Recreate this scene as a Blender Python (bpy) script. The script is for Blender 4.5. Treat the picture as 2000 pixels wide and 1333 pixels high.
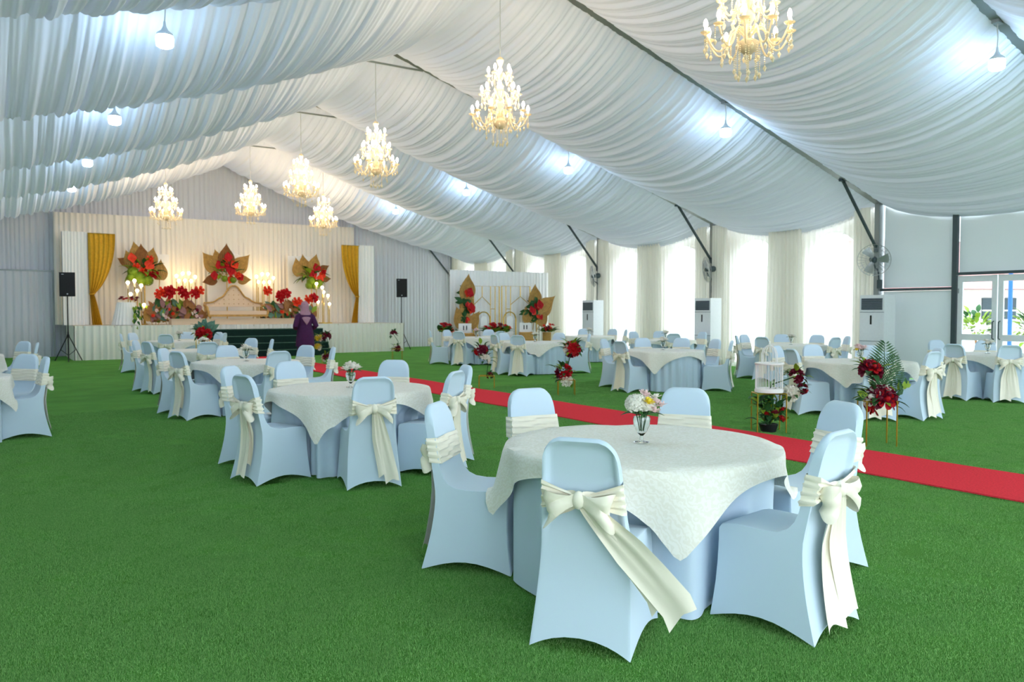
import bpy, math, random
import numpy as np
from mathutils import Vector, Matrix
for o in list(bpy.data.objects): bpy.data.objects.remove(o)
SC = bpy.context.scene
COL = SC.collection
PI = math.pi
random.seed(7)

# ------------------------------------------------------------------ camera
FPX = 1556.0; YAW = math.radians(33.2); PITCH = math.atan(58/1556.0); HC = 1.52
cd = bpy.data.cameras.new('camera'); cam = bpy.data.objects.new('camera', cd); COL.objects.link(cam)
cam.location = (0, 0, HC); cam.rotation_euler = (PI/2-PITCH, 0, -YAW)
cd.sensor_width = 36; cd.lens = FPX/2000*36; cd.clip_end = 300
cd.dof.use_dof = True; cd.dof.focus_distance = 4.2; cd.dof.aperture_fstop = 5.0
SC.camera = cam
# ------------------------------------------------------------------ sky and exposure
SC.view_settings.view_transform = 'Standard'; SC.view_settings.look = 'None'
SC.view_settings.gamma = 1; SC.view_settings.use_curve_mapping = False
SC.view_settings.exposure = 0.32
w = bpy.data.worlds.new('overcast_sky'); SC.world = w; w.use_nodes = True
bg = w.node_tree.nodes['Background']; bg.inputs[0].default_value = (0.82, 0.905, 1.0, 1); bg.inputs[1].default_value = 4.2
LED_E = 84; CHAND_E = 78; STAGE_E = 18      # radiance of the lit bulbs

def ray(x, y):
    F0 = np.array([math.sin(YAW), math.cos(YAW), 0]); Rr = np.array([math.cos(YAW), -math.sin(YAW), 0]); Z = np.array([0, 0, 1.])
    F = F0*math.cos(PITCH)-Z*math.sin(PITCH); U = F0*math.sin(PITCH)+Z*math.cos(PITCH)
    return F+Rr*(x-1000)/FPX+U*(666.5-y)/FPX
def at_z(x, y, z): d = ray(x, y); return d[:2]*(z-HC)/d[2]
def at_Y(x, y, Y): d = ray(x, y); t = Y/d[1]; return d[0]*t, HC+d[2]*t      # X, z on the plane Y
def at_X(x, y, X): d = ray(x, y); t = X/d[0]; return d[1]*t, HC+d[2]*t      # Y, z on the plane X
def proj(X, Y, z):
    F0 = np.array([math.sin(YAW), math.cos(YAW), 0]); Rr = np.array([math.cos(YAW), -math.sin(YAW), 0]); Z = np.array([0, 0, 1.])
    F = F0*math.cos(PITCH)-Z*math.sin(PITCH); U = F0*math.sin(PITCH)+Z*math.cos(PITCH)
    v = np.array([X, Y, z-HC]); k = v@F
    return 1000+FPX*(v@Rr)/k, 666.5-FPX*(v@U)/k

# ------------------------------------------------------------------ materials
def srgb(r, g, b):
    f = lambda c: (c/255/12.92) if c/255 <= .04045 else ((c/255+.055)/1.055)**2.4
    return (f(r), f(g), f(b), 1)
MATS = {}
def mat(name, col, rough=.8, metal=0, spec=.3, noise=0, nscale=20, bump=0, bscale=60, emit=None, estr=0, trans=0, alpha=1, transl=0, sheen=0):
    m = bpy.data.materials.new(name); m.use_nodes = True; N = m.node_tree.nodes; L = m.node_tree.links
    b = N['Principled BSDF']; c = srgb(*col)
    b.inputs['Base Color'].default_value = c; b.inputs['Roughness'].default_value = rough; b.inputs['Metallic'].default_value = metal
    b.inputs['Specular IOR Level'].default_value = spec; b.inputs['Transmission Weight'].default_value = trans
    b.inputs['Sheen Weight'].default_value = sheen; b.inputs['Alpha'].default_value = alpha
    if noise or bump:
        tc = N.new('ShaderNodeTexCoord')
    if noise:
        nt = N.new('ShaderNodeTexNoise'); nt.inputs['Scale'].default_value = nscale; nt.inputs['Detail'].default_value = 4
        L.new(tc.outputs['Object'], nt.inputs['Vector'])
        r = N.new('ShaderNodeValToRGB'); r.color_ramp.elements[0].position = .3; r.color_ramp.elements[1].position = .7
        r.color_ramp.elements[0].color = (c[0]*(1-noise), c[1]*(1-noise), c[2]*(1-noise), 1)
        r.color_ramp.elements[1].color = (min(1, c[0]*(1+noise)), min(1, c[1]*(1+noise)), min(1, c[2]*(1+noise)), 1)
        L.new(nt.outputs[0], r.inputs[0]); L.new(r.outputs[0], b.inputs['Base Color'])
    if bump:
        bt = N.new('ShaderNodeTexNoise'); bt.inputs['Scale'].default_value = bscale; bt.inputs['Detail'].default_value = 3
        L.new(tc.outputs['Object'], bt.inputs['Vector'])
        bn = N.new('ShaderNodeBump'); bn.inputs['Strength'].default_value = bump; bn.inputs['Distance'].default_value = .01
        L.new(bt.outputs[0], bn.inputs['Height']); L.new(bn.outputs[0], b.inputs['Normal'])
    if emit:
        b.inputs['Emission Color'].default_value = srgb(*emit); b.inputs['Emission Strength'].default_value = estr
    if transl:
        tr = N.new('ShaderNodeBsdfTranslucent'); tr.inputs[0].default_value = c
        mx = N.new('ShaderNodeMixShader'); mx.inputs[0].default_value = transl
        L.new(b.outputs[0], mx.inputs[1]); L.new(tr.outputs[0], mx.inputs[2]); L.new(mx.outputs[0], N['Material Output'].inputs[0])
    MATS[name] = m
    return m
mat('lining', (228, 232, 243), .95, spec=.1, transl=.035)
mat('gable', (222, 224, 232), .95, spec=.1)
mat('backdrop', (244, 238, 228), .95, spec=.1)
mat('pvc', (232, 238, 238), .7, spec=.2, transl=.16, bump=.15, bscale=3)
mat('ivory', (246, 244, 234), .95, spec=.1, transl=.35)
mat('pvc_thin', (244, 243, 236), .8, spec=.1, transl=.2, noise=.01)
mat('alu', (150, 156, 156), .45, .6, bump=.05)
mat('dark_alu', (78, 90, 94), .5, .5, bump=.05)
mat('white_plastic', (232, 236, 238), .4, noise=.02)
mat('grey_grille', (110, 122, 132), .5, noise=.05)
mat('black', (22, 23, 26), .55, noise=.1)
mat('cover', (207, 226, 241), .75, spec=.25, sheen=.2, bump=.05, bscale=300)
mat('sash', (248, 241, 222), .45, spec=.4, sheen=.2, bump=.08, bscale=25)
mat('skirt', (203, 222, 239), .8, spec=.2, bump=.05, bscale=200)
mat('carpet', (238, 62, 74), .95, spec=.05, noise=.12, nscale=60, bump=.5, bscale=300)
mat('gold', (196, 160, 60), .3, .9, noise=.05)
mat('gold_cloth', (206, 160, 40), .5, .2, noise=.1, nscale=15)
mat('crystal', (252, 240, 214), .15, 0, .8, noise=.04, transl=.35)
mat('bulb_warm', (255, 244, 220), .5, emit=(255, 226, 188), estr=CHAND_E)
mat('bulb_cool', (240, 248, 255), .5, emit=(184, 220, 255), estr=LED_E)
mat('bulb_candle', (255, 244, 220), .5, emit=(255, 222, 160), estr=STAGE_E)
mat('glass', (245, 250, 250), .03, trans=1.0, spec=.5)
mat('petal_white', (246, 242, 230), .7, noise=.06, nscale=40, transl=.2)
mat('petal_pink', (240, 212, 210), .7, noise=.08, nscale=40, transl=.2)
mat('petal_red', (190, 16, 28), .6, noise=.25, nscale=30, transl=.15)
mat('petal_wine', (112, 12, 44), .6, noise=.3, nscale=30, transl=.15)
mat('petal_orange', (226, 60, 30), .45, noise=.15, nscale=30)
mat('petal_yellow', (232, 206, 60), .6, noise=.1, nscale=30)
mat('leaf', (44, 92, 44), .5, noise=.3, nscale=12, transl=.15)
mat('leaf_light', (140, 170, 50), .5, noise=.2, nscale=12, transl=.2)
mat('leaf_blue', (88, 128, 110), .6, noise=.2, nscale=12)
mat('dried', (190, 152, 88), .8, noise=.18, nscale=10)
mat('dried_brown', (150, 104, 62), .8, noise=.18, nscale=10)
mat('dried_mauve', (150, 110, 110), .8, noise=.2, nscale=10)
mat('stage_top', (206, 196, 180), .95, noise=.04)
mat('stage_skirt', (238, 238, 230), .95, spec=.1)
mat('green_step', (8, 44, 38), .85, noise=.2)
mat('sofa_cloth', (222, 200, 174), .8, noise=.06, nscale=60)
mat('white_board', (246, 246, 244), .7, noise=.01)
mat('dress', (70, 30, 76), .8, noise=.12, nscale=20)
mat('scarf', (176, 136, 156), .8, noise=.06, nscale=20)
mat('skin', (190, 140, 112), .6, noise=.05)
mat('wicker', (206, 160, 92), .8, noise=.2, nscale=60)
mat('wire', (176, 180, 180), .35, .8, noise=.02)
mat('concrete', (216, 214, 206), .9, noise=.06, nscale=2)
mat('roof_tile', (176, 132, 128), .9, noise=.1, nscale=3)
mat('house_wall', (226, 224, 218), .9, noise=.06)
mat('blue_paint', (46, 104, 176), .5, noise=.05)
mat('dark_glass', (60, 76, 82), .2, noise=.1)
mat('lamp_housing', (196, 206, 212), .4, noise=.02)
mat('cable', (206, 208, 206), .6, noise=.02)

def turf_material():
    m = bpy.data.materials.new('turf'); m.use_nodes = True; N = m.node_tree.nodes; L = m.node_tree.links; b = N['Principled BSDF']
    b.inputs['Roughness'].default_value = .95; b.inputs['Specular IOR Level'].default_value = .12
    tc = N.new('ShaderNodeTexCoord')
    fine = N.new('ShaderNodeTexNoise'); fine.inputs['Scale'].default_value = 130; fine.inputs['Detail'].default_value = 6; fine.inputs['Roughness'].default_value = .75
    big = N.new('ShaderNodeTexNoise'); big.inputs['Scale'].default_value = 1.6; big.inputs['Detail'].default_value = 5
    L.new(tc.outputs['Object'], fine.inputs['Vector']); L.new(tc.outputs['Object'], big.inputs['Vector'])
    r = N.new('ShaderNodeValToRGB'); e = r.color_ramp.elements
    e[0].position = .32; e[0].color = srgb(44, 100, 34); e[1].position = .70; e[1].color = srgb(150, 202, 110)
    mid = e.new(.5); mid.color = srgb(98, 164, 70)
    L.new(fine.outputs[0], r.inputs[0])
    r2 = N.new('ShaderNodeValToRGB'); r2.color_ramp.elements[0].position = .3; r2.color_ramp.elements[1].position = .75
    r2.color_ramp.elements[0].color = (.82, .82, .82, 1); r2.color_ramp.elements[1].color = (1.12, 1.12, 1.05, 1)
    L.new(big.outputs[0], r2.inputs[0])
    mx = N.new('ShaderNodeMix'); mx.data_type = 'RGBA'; mx.blend_type = 'MULTIPLY'; mx.inputs[0].default_value = 1
    L.new(r.outputs[0], mx.inputs[6]); L.new(r2.outputs[0], mx.inputs[7]); L.new(mx.outputs[2], b.inputs['Base Color'])
    bn = N.new('ShaderNodeBump'); bn.inputs['Strength'].default_value = .8; bn.inputs['Distance'].default_value = .02
    L.new(fine.outputs[0], bn.inputs['Height']); L.new(bn.outputs[0], b.inputs['Normal'])
    MATS['turf'] = m
turf_material()

def damask_material():
    m = bpy.data.materials.new('damask'); m.use_nodes = True; N = m.node_tree.nodes; L = m.node_tree.links; b = N['Principled BSDF']
    tc = N.new('ShaderNodeTexCoord')
    wv = N.new('ShaderNodeTexWave'); wv.wave_type = 'RINGS'; wv.inputs['Scale'].default_value = 13; wv.inputs['Distortion'].default_value = 11
    wv.inputs['Detail'].default_value = 2; wv.inputs['Detail Scale'].default_value = 2.2
    L.new(tc.outputs['Object'], wv.inputs['Vector'])
    r = N.new('ShaderNodeValToRGB'); r.color_ramp.elements[0].position = .25; r.color_ramp.elements[1].position = .75
    r.color_ramp.elements[0].color = srgb(234, 231, 219); r.color_ramp.elements[1].color = srgb(241, 239, 230)
    L.new(wv.outputs[1], r.inputs[0]); L.new(r.outputs[0], b.inputs['Base Color'])
    rr = N.new('ShaderNodeMapRange'); rr.inputs[3].default_value = .75; rr.inputs[4].default_value = .5
    L.new(wv.outputs[1], rr.inputs[0]); L.new(rr.outputs[0], b.inputs['Roughness'])
    b.inputs['Specular IOR Level'].default_value = .3
    MATS['damask'] = m
damask_material()

def sheer_material():
    m = bpy.data.materials.new('sheer'); m.use_nodes = True; N = m.node_tree.nodes; L = m.node_tree.links
    b = N['Principled BSDF']; b.inputs['Base Color'].default_value = srgb(250, 248, 240); b.inputs['Roughness'].default_value = 1
    tr = N.new('ShaderNodeBsdfTranslucent'); tr.inputs[0].default_value = srgb(252, 250, 242)
    tp = N.new('ShaderNodeBsdfTransparent')
    m1 = N.new('ShaderNodeMixShader'); m1.inputs[0].default_value = .55; L.new(b.outputs[0], m1.inputs[1]); L.new(tr.outputs[0], m1.inputs[2])
    m2 = N.new('ShaderNodeMixShader'); m2.inputs[0].default_value = .3; L.new(m1.outputs[0], m2.inputs[1]); L.new(tp.outputs[0], m2.inputs[2])
    L.new(m2.outputs[0], N['Material Output'].inputs[0])
    MATS['sheer'] = m
sheer_material()
def clear_glass():
    m = bpy.data.materials.new('pane_glass'); m.use_nodes = True; N = m.node_tree.nodes; L = m.node_tree.links
    g = N.new('ShaderNodeBsdfGlossy'); g.inputs['Roughness'].default_value = .03
    tp = N.new('ShaderNodeBsdfTransparent'); tp.inputs[0].default_value = (.93, .96, .96, 1)
    fr = N.new('ShaderNodeFresnel'); fr.inputs[0].default_value = 1.3
    m1 = N.new('ShaderNodeMixShader'); L.new(fr.outputs[0], m1.inputs[0]); L.new(tp.outputs[0], m1.inputs[1]); L.new(g.outputs[0], m1.inputs[2])
    L.new(m1.outputs[0], N['Material Output'].inputs[0]); MATS['pane_glass'] = m
clear_glass()

# ------------------------------------------------------------------ mesh helpers
class MB:
    def __init__(s): s.v = []; s.f = []
    def add(s, vs, fs):
        n = len(s.v); s.v += [tuple(map(float, p)) for p in vs]; s.f += [tuple(i+n for i in f) for f in fs]; return s
    def box(s, c, d, rot=None):
        x, y, z = d[0]/2, d[1]/2, d[2]/2
        ps = [Vector(p) for p in ((-x,-y,-z),(x,-y,-z),(x,y,-z),(-x,y,-z),(-x,-y,z),(x,-y,z),(x,y,z),(-x,y,z))]
        if rot is not None: ps = [rot @ p for p in ps]
        c = Vector(c)
        return s.add([c+p for p in ps], [(3,2,1,0),(4,5,6,7),(0,1,5,4),(1,2,6,5),(2,3,7,6),(3,0,4,7)])
    def bar(s, a, b, wx, wy):
        a, b = Vector(a), Vector(b); d = (b-a); q = d.to_track_quat('Z', 'Y').to_matrix()
        return s.box((a+b)/2, (wx, wy, d.length), q)
    def tube(s, pts, r, n=8, caps=True):
        pts = [Vector(p) for p in pts]; rs = r if isinstance(r, (list, tuple)) else [r]*len(pts)
        vs = []; up = None
        for i, p in enumerate(pts):
            t = (pts[min(i+1, len(pts)-1)]-pts[max(i-1, 0)]).normalized()
            if up is None: up = Vector((0, 0, 1)) if abs(t.z) < .9 else Vector((1, 0, 0))
            a = t.cross(up).normalized(); b = a.cross(t).normalized(); up = b
            vs += [p+(a*math.cos(2*PI*k/n)+b*math.sin(2*PI*k/n))*rs[i] for k in range(n)]
        fs = [(i*n+k, i*n+(k+1) % n, (i+1)*n+(k+1) % n, (i+1)*n+k) for i in range(len(pts)-1) for k in range(n)]
        if caps: fs += [tuple(range(n))[::-1], tuple((len(pts)-1)*n+k for k in range(n))]
        return s.add(vs, fs)
    def lathe(s, prof, n=16, c=(0, 0, 0)):
        vs = [(c[0]+r*math.cos(2*PI*k/n), c[1]+r*math.sin(2*PI*k/n), c[2]+z) for r, z in prof for k in range(n)]
        fs = [(i*n+k, i*n+(k+1) % n, (i+1)*n+(k+1) % n, (i+1)*n+k) for i in range(len(prof)-1) for k in range(n)]
        return s.add(vs, fs)
    def grid(s, fn, nu, nv, wrapu=False):
        vs = [fn(i/(nu if wrapu else nu-1), j/(nv-1)) for i in range(nu) for j in range(nv)]
        m = nu if wrapu else nu-1
        fs = [(i*nv+j, ((i+1) % nu)*nv+j, ((i+1) % nu)*nv+j+1, i*nv+j+1) for i in range(m) for j in range(nv-1)]
        return s.add(vs, fs)
    def mesh(s, name, m, smooth=True, angle=40):
        me = bpy.data.meshes.new(name); me.from_pydata(s.v, [], s.f); me.update()
        if smooth:
            me.polygons.foreach_set('use_smooth', [True]*len(me.polygons)); me.set_sharp_from_angle(angle=math.radians(angle))
        me.materials.append(MATS[m]); return me
def obj(name, me, parent=None, loc=(0, 0, 0), rot=(0, 0, 0), scale=(1, 1, 1)):
    o = bpy.data.objects.new(name, me); COL.objects.link(o); o.parent = parent
    o.location = loc; o.rotation_euler = rot; o.scale = scale if isinstance(scale, (tuple, list)) else (scale,)*3
    return o
def tag(o, label, cat, group=None):
    o['label'] = label; o['category'] = cat
    if group: o['group'] = group
    return o
def thing(name, label, cat, loc=(0, 0, 0), rz=0, group=None):
    o = obj(name, None, None, loc, (0, 0, rz)); o.empty_display_size = .1
    return tag(o, label, cat, group)
def struct(name, me, parent=None, loc=(0, 0, 0)):
    o = obj(name, me, parent, loc)
    if parent is None: o['kind'] = 'structure'
    return o
def copy_tree(o, parent=None):
    c = o.copy(); COL.objects.link(c); c.parent = parent
    for ch in list(o.children): copy_tree(ch, c)
    return c
def solid_sheet(fn, nu, nv, th):
    """a closed thin sheet: fn(u,v)->Vector, thickness th along local normal"""
    P = [[Vector(fn(i/(nu-1), j/(nv-1))) for j in range(nv)] for i in range(nu)]
    mb = MB(); F = []; B = []
    for i in range(nu):
        for j in range(nv):
            du = P[min(i+1, nu-1)][j]-P[max(i-1, 0)][j]; dv = P[i][min(j+1, nv-1)]-P[i][max(j-1, 0)]
            n = du.cross(dv); n = n.normalized() if n.length > 1e-9 else Vector((0, 0, 1))
            F.append(P[i][j]+n*th/2); B.append(P[i][j]-n*th/2)
    k = nu*nv
    fs = []
    for i in range(nu-1):
        for j in range(nv-1):
            a, b, c, d = i*nv+j, (i+1)*nv+j, (i+1)*nv+j+1, i*nv+j+1
            fs += [(a, b, c, d), (k+d, k+c, k+b, k+a)]
    for i in range(nu-1):
        fs += [(i*nv, k+i*nv, k+(i+1)*nv, (i+1)*nv), ((i+1)*nv+nv-1, k+(i+1)*nv+nv-1, k+i*nv+nv-1, i*nv+nv-1)]
    for j in range(nv-1):
        fs += [(j+1, k+j+1, k+j, j), ((nu-1)*nv+j, k+(nu-1)*nv+j, k+(nu-1)*nv+j+1, (nu-1)*nv+j+1)]
    return mb.add(F+B, fs)

# ------------------------------------------------------------------ tent shell
XC, HALF = 7.0, 10.15; XL, XR = XC-HALF, XC+HALF; EAVE, RIDGE = 3.95, 7.10
FY = [5.75+5.01*k for k in range(-2, 6)]; YB = FY[-1]; Y0 = FY[0]
zroof = lambda X: EAVE+(HALF-abs(X-XC))*(RIDGE-EAVE)/HALF
struct('floor', MB().box(((XL+XR)/2, (Y0+YB)/2-1, -.05), (HALF*2+.6, YB-Y0+4, .1)).mesh('floor', 'turf', False))
gr = obj('paved_ground', MB().box((30, 12, -.2), (140, 140, .2)).mesh('ground', 'concrete', False)); gr['kind'] = 'structure'

def pleat(u, t, s):
    uu = u+.06*math.sin(PI*t)*math.sin(u*1.7+s)+.02*math.sin(u*9+s*2)
    a = abs(math.sin(PI*uu/.19+1.3*math.sin(uu*2.3+s)))
    b = math.sin(2*PI*uu/.083+2*math.sin(uu*3.7+s*1.7))
    c = math.sin(2*PI*uu/.47+s*3)
    return .068*a+.014*b+.03*c
LEN = math.hypot(HALF, RIDGE-EAVE)
for k in range(len(FY)-1):
    for side in (-1, 1):
        s = k*2.3+side*.7
        def fn(a, t, k=k, side=side, s=s):
            X = XC+side*HALF*a; e = .035
            Y = FY[k]+e+(FY[k+1]-FY[k]-2*e)*t
            sag = (.46+.34*math.sin(PI*min(1, a*1.15))**.8) if a < .87 else .46+.34*max(0, math.sin(PI*min(1, a*1.15)))**.8
            z = zroof(X)-sag*(4*t*(1-t))**.9-pleat(a*LEN, t, s)*(.12+.88*math.sin(PI*t)**.55)*min(1, a*25)+.03
            return (X, Y, z)
        n = 560 if k >= 2 else 280
        struct('ceiling', MB().grid(fn, n, 15).mesh('ceiling', 'lining', True, 80))
# rafters, ridge tie bars, columns, braces, purlin struts
for k, y in enumerate(FY):
    for side in (-1, 1):
        a = Vector((XC, y, RIDGE+.085)); b = Vector((XC+side*HALF, y, EAVE+.085))
        struct('rafter', MB().bar(a, b, .16, .16).mesh('rafter', 'alu', False))
        c = MB().box((XC+side*(HALF-.02), y, (EAVE+.1)/2), (.2, .13, EAVE+.1))
        c.box((XC+side*(HALF-.13), y-.05, (EAVE+.1)/2), (.02, .02, EAVE+.1)).box((XC+side*(HALF-.02), y, .01), (.34, .3, .02))
        struct('column', c.mesh('column', 'alu', False))
        if k >= 2:
            dx = 1.45; p = Vector((XC+side*(HALF-dx), y, zroof(XC+side*(HALF-dx))+.02)); q = Vector((XC+side*(HALF-.12), y, 2.95))
            struct('knee_brace', MB().bar(p, q, .05, .05).box(q, (.1, .09, .16)).box(p, (.14, .08, .1)).mesh('knee_brace', 'dark_alu', False))
    if k >= 2 and k < 7:
        t = MB().tube([(XC-1.0, y, RIDGE-.34), (XC+1.0, y, RIDGE-.34)], .022, 8)
        t.tube([(XC-.9, y, RIDGE-.26), (XC-1, y, RIDGE-.34)], .022, 6).tube([(XC+.9, y, RIDGE-.26), (XC+1, y, RIDGE-.34)], .022, 6)
        struct('ridge_tie', t.mesh('ridge_tie', 'alu'))
def pleated_wall(name, m, P0, P1, z0, ztop, amp=.03, wave=.14, nx=None, nz=6, seed=0, gather=0, parent=None, thin=True):
    """vertical pleated cloth from P0 to P1 (2D), up to ztop(s) with s 0..1"""
    P0 = Vector(P0); P1 = Vector(P1); d = P1-P0; L = d.length; d.normalize(); nrm = Vector((d.y, -d.x))
    nx = nx or int(L/wave*9)
    zt = ztop if callable(ztop) else (lambda s: ztop)
    def fn(a, t):
        u = a*L; ph = u+.03*math.sin(u*5+seed)+.05*math.sin(u*1.7+seed*2)+.02*(1-t)*math.sin(u*3+seed)
        r = amp*(.6+.4*(1-t))*(math.sin(2*PI*ph/wave)+.45*math.sin(2*PI*ph/(wave*2.7)+seed)+.3*math.sin(2*PI*ph/(wave*.53)+1))
        p = P0+d*u+nrm*r
        return (p.x, p.y, z0+(zt(a)-z0)*t)
    return MB().grid(fn, nx, nz).mesh(name, m, True, 80)
struct('wall_back', pleated_wall('wall_back', 'gable', (XL, YB+.1), (XR, YB+.1), .0, lambda s: zroof(XL+s*2*HALF)+.05, .028, .15))
struct('wall_back', pleated_wall('wall_back_lower', 'gable', (XL, YB-.04), (1.75, YB-.04), .0, 2.85, .03, .2, seed=3))
struct('trim_1', MB().box(((XL+1.75)/2, YB-.04, 2.87), (1.75-XL, .05, .05)).mesh('trim', 'alu', False))
struct('trim_2', MB().box((1.78, YB-.06, 1.45), (.06, .05, 2.9)).mesh('trim', 'alu', False))
struct('wall_left', MB().box((XL-.1, (Y0+YB)/2, EAVE/2), (.06, YB-Y0, EAVE)).mesh('wall_left', 'pvc', False))
g = MB().add([(XL, Y0, EAVE), (XR, Y0, EAVE), (XC, Y0, RIDGE), (XL, Y0-.05, EAVE), (XR, Y0-.05, EAVE), (XC, Y0-.05, RIDGE)],
             [(0, 1, 2), (5, 4, 3), (0, 3, 4, 1), (1, 4, 5, 2), (2, 5, 3, 0)])
struct('wall_front', g.mesh('wall_front', 'pvc', False))

# right wall: bays with two arched windows each
WX = XR+.12
def window_bay(y0, idx):
    wins = [(y0+.55, y0+1.98), (y0+2.95, y0+4.38)]
    mb = MB(); sill, spring = .12, 2.75
    ys = sorted(set([y0+.06, y0+4.95]+[a+(b-a)*i/16 for a, b in wins for i in range(17)]))
    def arch(y):
        for a, b in wins:
            if a <= y <= b:
                c = (a+b)/2; r = (b-a)/2; return spring+math.sqrt(max(0, r*r-(y-c)**2))
        return None
    for ya, yb in zip(ys[:-1], ys[1:]):
        m = (ya+yb)/2
        if arch(m) is None:
            mb.box((WX, m, EAVE/2), (.05, yb-ya, EAVE))
        else:
            za, zb = arch(ya), arch(yb); x0, x1 = WX-.025, WX+.025
            mb.add([(x0, ya, za), (x0, yb, zb), (x0, yb, EAVE), (x0, ya, EAVE), (x1, ya, za), (x1, yb, zb), (x1, yb, EAVE), (x1, ya, EAVE)],
                   [(0, 3, 2, 1), (4, 5, 6, 7), (0, 1, 5, 4)])
            mb.box((WX, m, sill/2), (.05, yb-ya, sill))
    struct('wall_right', mb.mesh('wall_right', 'pvc_thin', False))
    for a, b in wins:
        c = (a+b)/2; r = (b-a)/2
        win = struct('window_%d' % (idx*2+1+(a > y0+2)), None, None, (WX, c, 0)); win.empty_display_size = .2
        fr = MB().tube([(0, -r, sill), (0, -r, spring)]+[(0, -r*math.cos(PI*i/12), spring+r*math.sin(PI*i/12)) for i in range(1, 12)]+[(0, r, spring), (0, r, sill), (0, -r, sill)], .025, 6)
        obj('window_frame', fr.mesh('window_frame', 'white_plastic'), win)
        for z in (.75, 1.4, 2.05, 2.7):
            obj('muntin', MB().box((0, 0, z), (.02, 2*r, .025)).mesh('muntin', 'white_plastic', False), win)
        for yy in (-r/3, r/3):
            h = spring+math.sqrt(r*r-yy*yy)
            obj('muntin', MB().box((0, yy, (sill+h)/2), (.02, .025, h-sill)).mesh('muntin', 'white_plastic', False), win)
        pp = [(.012, -r, sill), (.012, -r, spring)]+[(.012, -r*math.cos(PI*i/12), spring+r*math.sin(PI*i/12)) for i in range(1, 12)]+[(.012, r, spring), (.012, r, sill)]
        obj('pane', MB().add(pp, [tuple(range(len(pp)))]).mesh('pane', 'pane_glass', False), win)
BAYN = ['beside the first wall fan', 'between the first and second wall fans', 'between the second and third wall fans', 'behind the photo corner set']
for i, k in enumerate((3, 4, 5, 6)):
    y0 = FY[k]; window_bay(y0, i)
    tag(obj('sheer_curtain', pleated_wall('sheer_curtain', 'sheer', (XR-.1, y0+.1), (XR-.1, y0+4.91), .02, EAVE-.02, .025, .13, seed=i)),
        ['white sheer curtain over the arched windows right of the second wall fan', 'white sheer curtain between the second and third wall fans',
         'white sheer curtain left of the third wall fan', 'white sheer curtain in the far corner behind the photo set'][i], 'curtain')
    for j, (a, b, fl) in enumerate(((y0+.12, y0+.52, .1), (y0+2.0, y0+2.95, .12), (y0+4.4, y0+4.88, .1))):
        L = b-a
        def fn(u, t, a=a, b=b, fl=fl, j=j):
            c = (a+b)/2; wdt = (b-a)/2*(1+.25*(1-t)*(j == 1)); y = c+(2*u-1)*wdt
            x = XR-.2+.022*math.sin(2*PI*u*L/.11+.6*math.sin(u*7)+j)+.01*math.sin(2*PI*u*L/.05)
            return (x, y, .02+(EAVE-.06)*t)
        tag(obj('side_drape', MB().grid(fn, int(L/.012), 5).mesh('side_drape', 'ivory', True, 80)),
            'ivory drape %s of the %s window bay' % (['at the near side', 'between the two windows', 'at the far side'][j], ['nearest', 'second nearest', 'third nearest', 'farthest'][i]), 'drape', 'drapes on the window wall')
# door bay (between FY[2] and FY[3])
yP = 9.02; yD1 = 8.16; yD2 = 7.30
def wall_panel(y0, y1, z0, z1):
    def fn(u, t): return (WX-.08+.025*math.sin(u*5+t*3)*math.sin(PI*u), y0+(y1-y0)*u, z0+(z1-z0)*t)
    struct('wall_right', solid_sheet(fn, 14, 8, .02).mesh('wall_panel', 'pvc'))
wall_panel(yP+.05, FY[3]-.1, 2.05, EAVE); wall_panel(yP+.05, FY[3]-.1, .02, 1.97)
wall_panel(yD2, yP-.06, 2.34, EAVE); wall_panel(FY[2]+.1, yD2-.05, .02, EAVE)
wall_panel(FY[1]+.1, FY[2]-.1, .02, EAVE)
struct('trim_3', MB().box((XR-.02, (yP+FY[3])/2, 2.01), (.07, FY[3]-yP-.1, .06)).mesh('trim', 'dark_alu', False))
struct('trim_4', MB().box((XR-.02, yP, EAVE/2), (.1, .1, EAVE)).mesh('trim', 'dark_alu', False))
struct('trim_5', MB().box((XR-.02, (yP+yD2)/2-.05, 2.31), (.1, yP-yD2, .06)).mesh('trim', 'dark_alu', False))
struct('trim_6', MB().box((XR-.02, yD2-.05, EAVE/2), (.1, .08, EAVE)).mesh('trim', 'dark_alu', False))
for n, (a, b) in enumerate(((yD1+.01, yP-.06), (yD2, yD1-.01))):
    d = struct('door_%d' % (n+1), None, None, (XR, (a+b)/2, 0)); h = (b-a)/2
    fr = MB()
    for yy in (-h+.05, h-.05): fr.box((0, yy, 1.14), (.05, .1, 2.26))
    for z in (.08, .98, 2.2): fr.box((0, 0, z), (.05, 2*h-.2, .13))
    obj('door_frame', fr.mesh('door_frame', 'white_plastic', False), d)
    obj('pane', MB().box((0, 0, 1.6), (.008, 2*h-.2, 1.1)).mesh('pane', 'pane_glass', False), d)
    obj('pane', MB().box((0, 0, .53), (.008, 2*h-.2, .77)).mesh('pane', 'pane_glass', False), d)
    s = -1 if n == 0 else 1
    obj('handle', MB().tube([(-.03, s*(h-.05), .95), (-.09, s*(h-.05), .97), (-.09, s*(h-.05), 1.3), (-.03, s*(h-.05), 1.32)], .012, 6).mesh('handle', 'dark_alu'), d)
    obj('hinge', MB().tube([(-.03, -s*(h-.02), 1.9), (-.03, -s*(h-.02), 2.0)], .014, 6).mesh('hinge', 'alu'), d)

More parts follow.
